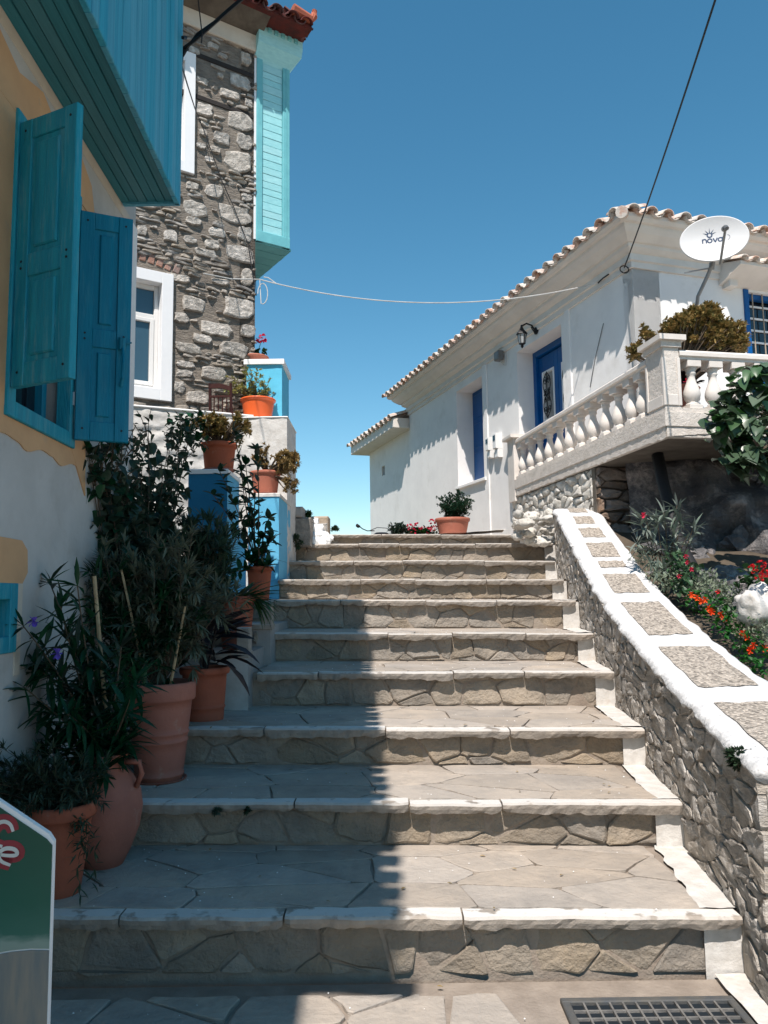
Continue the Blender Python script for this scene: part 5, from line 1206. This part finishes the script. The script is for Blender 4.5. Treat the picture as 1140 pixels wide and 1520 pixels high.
for k, (x, y, dd) in enumerate(((441, 808, 9.0), (497, 787, 10.7), (457, 765, 9.6))):
    c = aty(x, y, dd); t = thing('weed_tuft', ('small weed hanging beside the grey blocks left of the top steps', 'tiny green tuft beside the white rock pile', 'tiny sprig growing from the grey block wall')[k], 'weed', c)
    bush(t, c, c+V((0, 0, .02)), (.06, .05, .09 if k == 0 else .03), 12, 'oval', 'leaf_green', .04, per=8, tuft=4, sr=.002)
# --- on and beyond the parapet
c = V((px_(3.12)+.08, 3.12, topz(3.12)-.02)); c = aty(1100, 1128, 3.02); t = thing('parapet_weed', 'small leafy weed growing out of the parapet cap near the pier', 'weed', c)
bush(t, c+V((0, 0, -.04)), c, (.055, .05, .045), 26, 'oval', 'leaf_green', .028, per=12, tuft=6, sr=.002)
t = thing('oleander', 'narrow-leaved oleander in the shade under the terrace', 'shrub', aty(985, 860, 6.6))
lv = Leaves(t, 'lance', 'leaf_silver', limit=200); sb = B(); bs = aty(990, 885, 6.5)
for (x, y) in ((960, 775), (985, 760), (1010, 770), (1000, 790), (970, 800), (1020, 795), (950, 765), (990, 810), (1030, 780), (975, 770), (1005, 750), (945, 800)):
    e = aty(x, y, 6.4); q = stem_pts(bs, e, .06, 8); sb.tube(q, .006, 4, .004)
    for s in range(16): lv.put(q[-1]-V((0, 0, U(0, .10))), rdir(.35), U(.10, .17))
for (x, y) in ((965, 835), (985, 845), (1000, 840), (975, 850), (1010, 860), (990, 860)):
    for s in range(14): lv.put(aty(x, y, 6.2), rdir(.2), U(.08, .15))
sb.obj('stems', 'bark', t, kind='stuff'); lv.done()
flower(t, aty(955, 765, 6.3), .03, 'petal_pink')
def flowerbed(name, label, pts, n, leaf, L, fm, fl, fr_, base=-.10, cat='flowers', heads=False):
    t = thing(name, label, cat, aty(*pts[0])); lb = B(); me, vs, fs = leafm(leaf, 'leaf_green')
    for k in range(n):
        a = rnd.choice(pts); c = aty(a[0]+U(-16, 16), a[1]+U(-14, 14), a[2])+V((0, U(-.1, .2), 0)); R3 = leafframe(rdir(.4)); s = L*U(.6, 1.2); lb.add([c+R3 @ (v*s) for v in vs], fs)
    lb.obj('foliage', 'leaf_green' if cat != 'groundcover' else 'leaf_grey', t, kind='stuff')
    for (x, y, d) in fl:
        (umbel if heads else flower)(t, aty(x, y, d), fr_, fm)
    return t
flowerbed('nasturtium', 'orange flowers spilling along the far edge of the parapet', [(1035, 890, 5.4), (1060, 900, 5.2), (1085, 930, 4.9), (1105, 950, 4.7), (1130, 975, 4.5), (1075, 915, 5.1), (1120, 990, 4.3)], 420, 'heart', .035, 'petal_orange',
          [(1026, 883, 5.35), (1034, 887, 5.3), (1040, 892, 5.25), (1046, 890, 5.3), (1052, 903, 5.15), (1056, 908, 5.1), (1070, 912, 5.1), (1075, 918, 5.0), (1102, 940, 4.8), (1108, 946, 4.75), (1113, 965, 4.6), (1118, 958, 4.6), (1134, 962, 4.6)], .026)
flowerbed('red_impatiens', 'small crimson flowers beside the dark slanting pipe', [(1010, 835, 6.1), (1020, 850, 6.0), (1015, 870, 5.9)], 200, 'heart', .05, 'petal_pink', [(1018, 826, 6.0), (1020, 835, 5.95), (1026, 845, 5.9), (1008, 855, 5.9)], .022)
flowerbed('grey_groundcover', 'grey-green groundcover between the parapet and the white boulder', [(1040, 875, 5.9), (1020, 860, 6.2), (1050, 860, 6.2), (1000, 840, 6.5), (975, 850, 6.3), (960, 825, 6.6), (990, 865, 6.0), (1070, 885, 5.4), (1090, 900, 5.2), (1100, 925, 5.0), (1120, 950, 4.8), (1060, 870, 5.6), (1135, 935, 4.7), (1085, 880, 5.3)], 2200, 'oval', .035, 'petal_red', [(1065, 878, 5.3), (1098, 893, 5.0)], .02, cat='groundcover')
flowerbed('red_geranium', 'cluster of red geranium heads above the white boulder', [(1125, 855, 5.0), (1140, 870, 5.0)], 130, 'heart', .05, 'petal_red', [(1118, 845, 4.8), (1130, 838, 4.8), (1138, 850, 4.8), (1128, 857, 4.8)], .028, heads=True)
# jade hedge on the terrace
p = FTF.P(.42, zt_, -.55); t = thing('terrace_succulent', 'broad rounded bronze succulent bush behind the corner of the balustrade', 'shrub', p)
b = B(); b.lathe(p, [(.2, 0), (.26, .3), (.27, .31), (.25, .3)], 20); b.obj('tub', 'terracotta', t)
for (x, y, rx, rz, nb) in ((1040, 480, .24, .14, 60), (1065, 500, .24, .14, 60), (1010, 490, .2, .10, 36), (1085, 510, .12, .08, 20), (1050, 470, .14, .08, 24), (1025, 508, .16, .09, 40), (1058, 515, .2, .08, 44), (1088, 516, .14, .07, 24)):
    jade(t, p+V((0, 0, .25)), aty(x, y, 7.45), (rx, .25, rz), nb*2, 'leaf_jade', .026)
p = FT.P(-.6, zt_, -.5); t = thing('terrace_succulent', 'small orange-tipped succulent peeking over the handrail left of the corner post', 'shrub', p)
jade(t, p+V((0, 0, .3)), aty(945, 525, 7.5), (.10, .12, .09), 14, 'leaf_jade', .024); jade(t, p+V((0, 0, .3)), aty(962, 498, 7.4), (.10, .1, .06), 10, 'leaf_jade', .024)
for k, (x, y) in enumerate(((868, 622), (800, 655), (940, 590))):
    c = FT.px(x, y, -.5); p = FT.P(c[0], zt_, -.55); t = thing('terrace_pot_plant', ('leafy plant showing between balusters in the middle of the side', 'leafy plant behind the far end of the side balusters', 'leafy plant behind the balusters next to the corner post')[k], 'potted plant', p)
    pot(t, p, .2, .12, .09, n=16); bush(t, p+V((0, 0, .18)), p+V((0, 0, .32)), (.14, .12, .12), 18, 'oval', 'leaf_green', .06, per=8, tuft=4, sr=.003)
p = FTF.P(.40, zt_, -.5); t = thing('blue_pot_plant', 'plant with dusky pink leaves in a blue pot behind the front balusters', 'potted plant', FTF.P(.5, zt_, -.5))
pot(t, FTF.P(.5, zt_, -.42), .22, .12, .09, 'blue_paint', n=16); bush(t, FTF.P(.5, zt_+.2, -.42), FTF.P(.47, zt_+.34, -.42), (.1, .1, .12), 14, 'oval', 'leaf_dark', .08, per=6, tuft=4, sr=.003)
flower(t, FTF.P(.46, zt_+.33, -.32), .06, 'petal_pink')
# big-leaved shrub at the right edge
t = thing('broadleaf_vine', 'large-leaved vine hanging over the terrace edge at the far right', 'climbing plant', aty(1150, 640, 6.2))
lv = Leaves(t, 'heart', 'leaf_vine', limit=240); sb = B(); bs = aty(1190, 640, 6.3)
for (x, y) in ((1075, 600), (1090, 580), (1110, 560), (1130, 555), (1070, 640), (1085, 620), (1100, 600), (1120, 590), (1140, 580), (1080, 665), (1100, 650), (1120, 640), (1140, 630), (1100, 680), (1120, 675), (1140, 680), (1095, 690), (1065, 620), (1135, 610), (1155, 600), (1160, 650)):
    e = aty(x, y, U(5.9, 6.5)); q = stem_pts(bs, e, .08, 7); sb.tube(q, .008, 4, .004)
    for s in range(22): lv.put(e+rdir(0)*U(.02, .12), V((U(-1, 1), -.6+U(-.4, .4), U(-1, .3))), U(.09, .17))
sb.obj('stems', 'bark', t, kind='stuff'); lv.done()
# small weeds on the nosings
for k, (x, y) in enumerate(((325, 1203), (368, 1200))):
    c = aty(x, y, YS[1]-.0); t = thing('step_weed', ('tiny weed sprouting under the lip of the second step, left one', 'tiny weed sprouting under the lip of the second step, right one')[k], 'weed', c); bush(t, c, c+V((0, -.015, 0)), (.022, .012, .018), 7, 'oval', 'leaf_green', .018, per=6, tuft=3, sr=.0015)
# ============================================================ FITTINGS ON THE WHITE HOUSE
# lantern
t = thing('wall_lantern', 'black wall lantern on a scroll bracket above the blue door', 'wall lamp', FH.P(*FH.px(797, 492), 0))
la, lz = FH.px(797, 491); b = B(); b.lathe(FH.P(la, lz, 0), [(.05, 0), (.055, .02), (.03, .04)], 14, ax=FH.n); b.obj('wall_plate', 'black', t)
b = B(); b.tube([FH.P(la, lz, .03), FH.P(la, lz+.07, .08), FH.P(la, lz+.09, .16), FH.P(la, lz+.05, .23), FH.P(la, lz+.02, .24)], .012, 7); b.tube([FH.P(la, lz-.03, .03), FH.P(la, lz+.01, .07), FH.P(la, lz+.05, .09)], .008, 6); b.obj('bracket', 'black', t)
lc = FH.P(la, lz, .24); b = B(); b.lathe(lc, [(.012, .06), (.02, .02), (.035, -.01), (.075, -.06), (.08, -.075), (.02, -.07)], 6); b.lathe(lc, [(.02, -.225), (.045, -.215), (.045, -.205), (.02, -.2)], 6); b.lathe(lc, [(.008, -.27), (.02, -.25), (.02, -.22)], 8)
for k in range(6): a = 2*pi*k/6; b.tube([lc+V((cos(a)*.066, sin(a)*.066, -.07)), lc+V((cos(a)*.042, sin(a)*.042, -.21))], .005, 4)
b.obj('lantern_cage', 'black', t, kind='stuff'); b = B(); b.lathe(lc, [(.036, -.205), (.058, -.075)], 6); b.obj('glass', 'lamp_glass', t)
# flood light
fa, fz = FH.px(747, 529); t = thing('flood_light', 'small grey outdoor light box beneath the eave, left of the door', 'light', FH.P(fa, fz, 0))
b = B(); b.box(FH, fa-.07, fa+.07, fz-.07, fz+.07, .03, .13, bev=.015); b.obj('housing', 'grey_metal', t); b = B(); b.box(FH, fa-.02, fa+.02, fz-.02, fz+.02, 0, .03); b.obj('mount', 'grey_metal', t)
b = B(); b.tube([FH.P(fa, fz-.07, .05), FH.P(fa+.03, fz-.14, .02), FH.P(fa+.10, fz-.17, .01), FH.P(fa+.12, fz-.05, .01), FH.P(fa+.12, fz+.2, .01)], .005, 5); b.obj('cable', 'cable_white', t)
for k, (x, y, w, h, lb) in enumerate(((732, 662, .11, .26, 'left of the two white meter boxes by the terrace end post'), (743, 658, .12, .30, 'right, larger white meter box by the terrace end post'))):
    a, z = FH.px(x, y); t = thing('meter_box', lb, 'meter box', FH.P(a, z-h/2, 0), 'electric meter boxes')
    b = B(); b.box(FH, a-w/2, a+w/2, z-h*.3, z+h*.5, 0, .11, bev=.01); b.obj('case', 'white_plastic', t)
    b = B(); b.box(FH, a-w*.3, a+w*.3, z+h*.12, z+h*.38, .108, .116); b.obj('dark_window', 'pane_dark', t)
    b = B(); b.box(FH, a-w/2, a+w/2, z-h*.75, z-h*.31, 0, .08, bev=.01); b.obj('lower_box', 'white_plastic', t)
# satellite dish
dc = aty(1060, 354, 7.55); dn = (V((-.30, -.95, .10))).normalized()
t = thing('satellite_dish', 'white satellite dish printed nova on a pole at the corner of the house', 'satellite dish', aty(1042, 452, 7.7))
fd = Frame(dc, (.954, -.30, 0)); dX = fd.u; dZ = dX.cross(dn)*-1
if dZ.z < 0: dZ = -dZ
def dp_(u, v, w=0): return dc+dX*u+dZ*v+dn*w
RX, RZ = .325, .245
def dw(u, v): return -.055*(1-(u/RX)**2-(v/RZ)**2)
b = B(); rings = []
for k in range(9):
    q = k/8; rings.append([dp_(RX*max(q, .01)*cos(2*pi*j/48), RZ*max(q, .01)*sin(2*pi*j/48), -.055*(1-q*q)) for j in range(48)])
b.loft(rings, True, False)
rim = [[dp_((RX+e)*cos(2*pi*j/48), (RZ+e)*sin(2*pi*j/48), w) for j in range(48)] for e, w in ((0, 0), (.008, -.002), (.006, -.016), (-.004, -.02))]
b.loft(rim, True, False)
back = [[dp_(RX*max(q, .01)*cos(2*pi*j/48), RZ*max(q, .01)*sin(2*pi*j/48), -.055*(1-q*q)-.012) for j in range(48)] for q in (1, .75, .5, .25, 0)]
b.loft(back, True, False); b.obj('reflector', 'dish', t, smooth=True)
def stroke(pts, r, closed=False):
    q = B(); 
    for i in range(len(pts)-1):
        (x0, y0), (x1, y1) = pts[i], pts[i+1]; L = sqrt((x1-x0)**2+(y1-y0)**2)
        if L < 1e-6: continue
        nx, ny = -(y1-y0)/L*r, (x1-x0)/L*r; ex, ey = (x1-x0)/L*r*.4, (y1-y0)/L*r*.4
        q.quad(*[dp_(u, v, dw(u, v)+.0025) for u, v in ((x0+nx-ex, y0+ny-ey), (x0-nx-ex, y0-ny-ey), (x1-nx+ex, y1-ny+ey), (x1+nx+ex, y1+ny+ey))])
    return q
def arc(cx, cy, r, a0, a1, n=12, ry=None): return [(cx+r*cos(a0+(a1-a0)*k/n), cy+(ry or r)*sin(a0+(a1-a0)*k/n)) for k in range(n+1)]
lg = B(); ls = .021; bx, byy = -.105, .010; w = .0058
for pts in ([(bx, byy-ls), (bx, byy+ls)], arc(bx+.018, byy+.003, .018, pi, 0)+[(bx+.036, byy-ls)],
            arc(bx+.069, byy, .021, 0, 2*pi, 18), [(bx+.103, byy+ls), (bx+.122, byy-ls), (bx+.141, byy+ls)],
            arc(bx+.170, byy, .020, 0, 2*pi, 16), [(bx+.190, byy+ls), (bx+.190, byy-ls)]):
    s = stroke(pts, w); lg.add(s.v, s.f)
s = stroke(arc(.125, .018, .030, -1.2, 1.3), .0016); lg.add(s.v, s.f)
cx, cy = -.035, .080
s = stroke(arc(cx, cy-.008, .023, 2.6, 6.8, 14), .006); lg.add(s.v, s.f)
for k, a in enumerate((2.75, 2.2, 1.57, .94, .39)):
    L = (.075, .078, .085, .078, .075)[k]; p0 = (cx+.017*cos(a-.35), cy-.008+.017*sin(a-.35)); p1 = (cx+.017*cos(a+.35), cy-.008+.017*sin(a+.35)); tp = (cx+L*cos(a), cy-.008+L*sin(a)*.9)
    lg.quad(*[dp_(u, v, dw(u, v)+.0025) for u, v in (p0, tp, p1)])
lg.obj('printed_logo', 'dish_print', t, kind='stuff')
arm0 = dp_(.07, -RZ-.01, -.01); lnb = dp_(.05, .10, .32); lnb = aty(1077, 338, 7.2); arm0 = aty(1069, 392, 7.5)
b = B(); b.tube([arm0, lnb], .013, 6); b.obj('feed_arm', 'galvanised', t)
b = B(); b.lathe(lnb, [(.018, -.02), (.03, 0), (.03, .04), (.015, .05)], 10, ax=(dc-lnb)); b.tube([lnb, lnb+(lnb-dc).normalized()*.04+V((0, 0, -.02))], .02, 7); b.obj('receiver', 'grey_metal', t, kind='stuff')
b = B(); bp = aty(1056, 395, 7.65); b.tube([bp, aty(1050, 410, 7.7), aty(1036, 440, 7.8), aty(1034, 456, 7.85), aty(1036, 480, 7.9)], .02, 8); b.obj('mast', 'galvanised', t)
b = B(); b.tube([aty(1016, 405, 7.7), aty(1054, 398, 7.65)], .009, 5); b.obj('brace', 'galvanised', t)
b = B(); b.tube([dp_(0, -.1, -.07), aty(1056, 400, 7.7)], .03, 8); b.obj('bracket', 'galvanised', t)
# ============================================================ CABLES
def sag(p, q, s, n=24): return [p.lerp(q, t/n)-V((0, 0, 4*s*(t/n)*(1-t/n))) for t in range(n+1)]
b = B(); q = FH.P(*FH.px(931, 398), .04); far_ = aty(1052, 0, 4.6)+(aty(1052, 0, 4.6)-q)*.8; b.tube(sag(q, far_, .12), .0075, 6)
rg = [q+FH.u*.06*cos(a)+FH.n*.04*sin(a)+V((0, 0, -.02+.03*sin(a))) for a in [i*.5 for i in range(14)]]; b.tube(rg, .007, 5)
tag(b.obj('power_cable', 'black'), 'black cable rising from the white house corner across the sky', 'cable')
b = B(); p0 = aty(268, 72, 4.75); p0.x += .02; out = aty(357, 0, 4.4); e = out+(out-p0)*1.6
b.tube([p0+V((-.02, .0, -.14)), p0+V((-.01, 0, -.05)), p0, p0+(e-p0)*.08+V((0, 0, -.01)), p0+(e-p0)*.3, e], .012, 7); b.tube([p0+V((.0, -.01, -.06)), p0+V((.03, -.01, .0)), p0+(e-p0)*.10+V((0, 0, .02)), p0+(e-p0)*.22], .009, 6)
tag(b.obj('power_cable', 'black'), 'thick twisted black cable leaving the teal bay at the top left', 'cable')
b = B(); b.tube([aty(267, 88, 4.8), aty(278, 125, 5.6), aty(289, 160, 7.4), FS.P(*FS.px(300, 195), .05), FS.P(*FS.px(327, 270), .045), FS.P(*FS.px(345, 310), .045), FS.P(*FS.px(366, 365), .05), FS.P(*FS.px(374, 420), .05)], .006, 5)
b.tube([FS.P(*FS.px(368, 366), .05), FS.P(*FS.px(376, 400), .05), FS.P(*FS.px(379, 440), .03)], .005, 5)
tag(b.obj('wall_cable', 'iron'), 'thin dark cable running down the face of the stone house', 'cable')
b = B(); a0 = FS.P(*FS.px(300, 408), .045); a1 = FS.P(*FS.px(340, 416), .045); p1 = FS.P(*FS.px(383, 417), .05); q1 = FH.P(*FH.px(893, 421), .05)
mid = sag(p1, q1, .27, 40); b.tube([a0, a1]+mid, .007, 5)
cc_ = aty(390, 436, 8.95); b.tube([cc_+V((-.06*cos(t)*1.0, 0, .13*sin(t))) for t in [i*.42 for i in range(13)]]+[p1], .006, 5)
b.tube([mid[0]+V((.05, 0, .03)), mid[1]+V((0, 0, .05)), mid[2]], .006, 5)
tag(b.obj('white_cable', 'cable_white'), 'thin white cable with a small loop strung between the two houses', 'cable')
b = B(); b.tube([q1+V((.0, 0, .0)), q1+FH.u*.10+V((0, 0, .02)), q1+FH.u*.22+V((0, 0, .02))], .009, 6); tag(b.obj('cable_anchor', 'iron'), 'dark cable anchor under the eave near the house corner', 'cable anchor')
a, z = FH.px(897, 480); b = B(); b.tube([FH.P(a, z, .012), FH.P(*FH.px(884, 535), .012), FH.P(*FH.px(877, 575), .012)], .005, 4); tag(b.obj('wall_cable', 'grey_metal'), 'thin grey cable down the white wall right of the door', 'cable')
# ============================================================ PAINTED SIGN
SG = Frame((-.855, 2.0, 0), (.98, .12, 0)); sr, _ = SG.px(78, 1300); 
def sp(x, y): return SG.px(x, y)
t = thing('painted_sign', 'hand-painted green and cream board sign at the bottom left with red lettering', 'sign', SG.P(sr-.3, 0, 0))
tl, tr = sp(0, 1190), sp(72, 1238); aL2 = tl[0]-.30; zL2 = tl[1]+(tl[1]-tr[1])/(tl[0]-tr[0])*(aL2-tl[0]); rr = sr
def signpoly(pts, c0, c1, name, m, par=None):
    n = len(pts); vs = [SG.P(a, z, c1) for a, z in pts]+[SG.P(a, z, c0) for a, z in pts]
    return mk(name, vs, [tuple(range(n)), tuple(range(2*n-1, n-1, -1))]+[(k, k+n, (k+1) % n+n, (k+1) % n) for k in range(n)], m, par or t)
signpoly([(aL2, .03), (rr, .03), (rr, tr[1]-.02), (tr[0]-.0, tr[1]), (aL2, zL2)], -.02, -.003, 'board', 'white_paint')
i = .003; gz = sp(72, 1410)[1]
signpoly([(aL2, gz)]+[(aL2+(rr-i-aL2)*k/10, gz+.006*sin(k*.9)) for k in range(1, 11)]+[(rr-i, tr[1]-.028), (tr[0]-.004, tr[1]-.012), (aL2, zL2-.012)], -.002, .0, 'green_field', 'sign_picture'); print('sign z', gz, tr, zL2)
signpoly([(aL2, .035), (rr-i, .035)]+[(rr-i+(aL2-rr+i)*k/10, gz-.004+.006*sin((10-k)*.9)) for k in range(11)], -.002, .0, 'cream_field', 'sign_cream')
def glyph(pts, w, c, name, m):
    b = B(); n = len(pts); L_, R_ = [], []
    for i in range(n):
        a = pts[max(0, i-1)]; c_ = pts[min(n-1, i+1)]; dx, dz = c_[0]-a[0], c_[1]-a[1]; l = sqrt(dx*dx+dz*dz) or 1; ww = w*(.75+.35*sin(pi*i/(n-1)))
        L_.append(SG.P(pts[i][0]-dz/l*ww, pts[i][1]+dx/l*ww, c)); R_.append(SG.P(pts[i][0]+dz/l*ww, pts[i][1]-dx/l*ww, c))
    b.add(L_+R_, [(k, k+1, n+k+1, n+k) for k in range(n-1)]); return b.obj(name, m, t)
def pg(l): return [sp(x, y) for x, y in l]
def smooth(l):
    for _ in range(2): l = [l[0]]+[((p[0]*(1-t)+q[0]*t), (p[1]*(1-t)+q[1]*t)) for p, q in zip(l, l[1:]) for t in (.25, .75)]+[l[-1]]
    return l
cc1 = smooth([(20, 1236), (14, 1222), (2, 1219), (-10, 1232), (-12, 1252), (0, 1264), (14, 1256)]); ee = smooth([(0, 1266), (14, 1270), (27, 1266), (26, 1259), (10, 1258), (0, 1266), (2, 1278), (16, 1284)])
cc1 = smooth([(20, 1234), (16, 1222), (4, 1218), (-8, 1226), (-14, 1240), (-8, 1254), (4, 1256)]); ee = smooth([(-2, 1268), (14, 1270), (27, 1269), (24, 1260), (8, 1258), (-2, 1266), (0, 1278), (16, 1284)])
glyph(pg(cc1), .0175, .0009, 'letter_outline', 'sign_red'); glyph(pg(ee), .0175, .0010, 'letter_outline', 'sign_red')
glyph(pg(cc1), .0045, .0020, 'letter', 'sign_white'); glyph(pg(ee), .0045, .0022, 'letter', 'sign_white')
# ============================================================ LITTER
b = B()
for k in range(420):
    y = U(2.2, 8.0); z = stepz(y)
    if z == 0 and y < YS[0] and False: continue
    i = [q for q in range(10) if y >= YS[q]]; i = i[-1] if i else -1
    x = U(-1.6 if y < 5.3 else -.85, px_(y)+.1); zz = (ZS[i] if i >= 0 else 0)-.014*x+.006
    if i < 9 and i >= 0 and YS[i+1]-y < .0: continue
    s = U(.0015, .005); a = U(0, 6); pts = [(x+cos(a+q*1.57)*s*U(.6, 1.3), y+sin(a+q*1.57)*s*U(.6, 1.3), zz) for q in range(4)]; b.add(pts+[(x, y, zz+s*.8)], [(0, 1, 4), (1, 2, 4), (2, 3, 4), (3, 0, 4)])
b.obj('petal_litter', 'white_wall', st, kind='stuff')
b = B(); me, vs, fs = leafm('oval', 'leaf_dry')
for k in range(46):
    y = U(2.3, 6.0); i = [q for q in range(10) if y >= YS[q]]; i = i[-1] if i else -1; x = U(-1.2 if y < 5.3 else -.8, 1.2); zz = (ZS[i] if i >= 0 else 0)-.014*x+.01
    R3 = Matrix.Rotation(U(0, 6), 3, 'Z') @ Matrix.Rotation(U(-.2, .2), 3, 'X'); s = U(.012, .03); b.add([V((x, y, zz))+R3 @ (v*s) for v in vs], fs)
b.obj('leaf_litter', 'leaf_dry', st, kind='stuff')
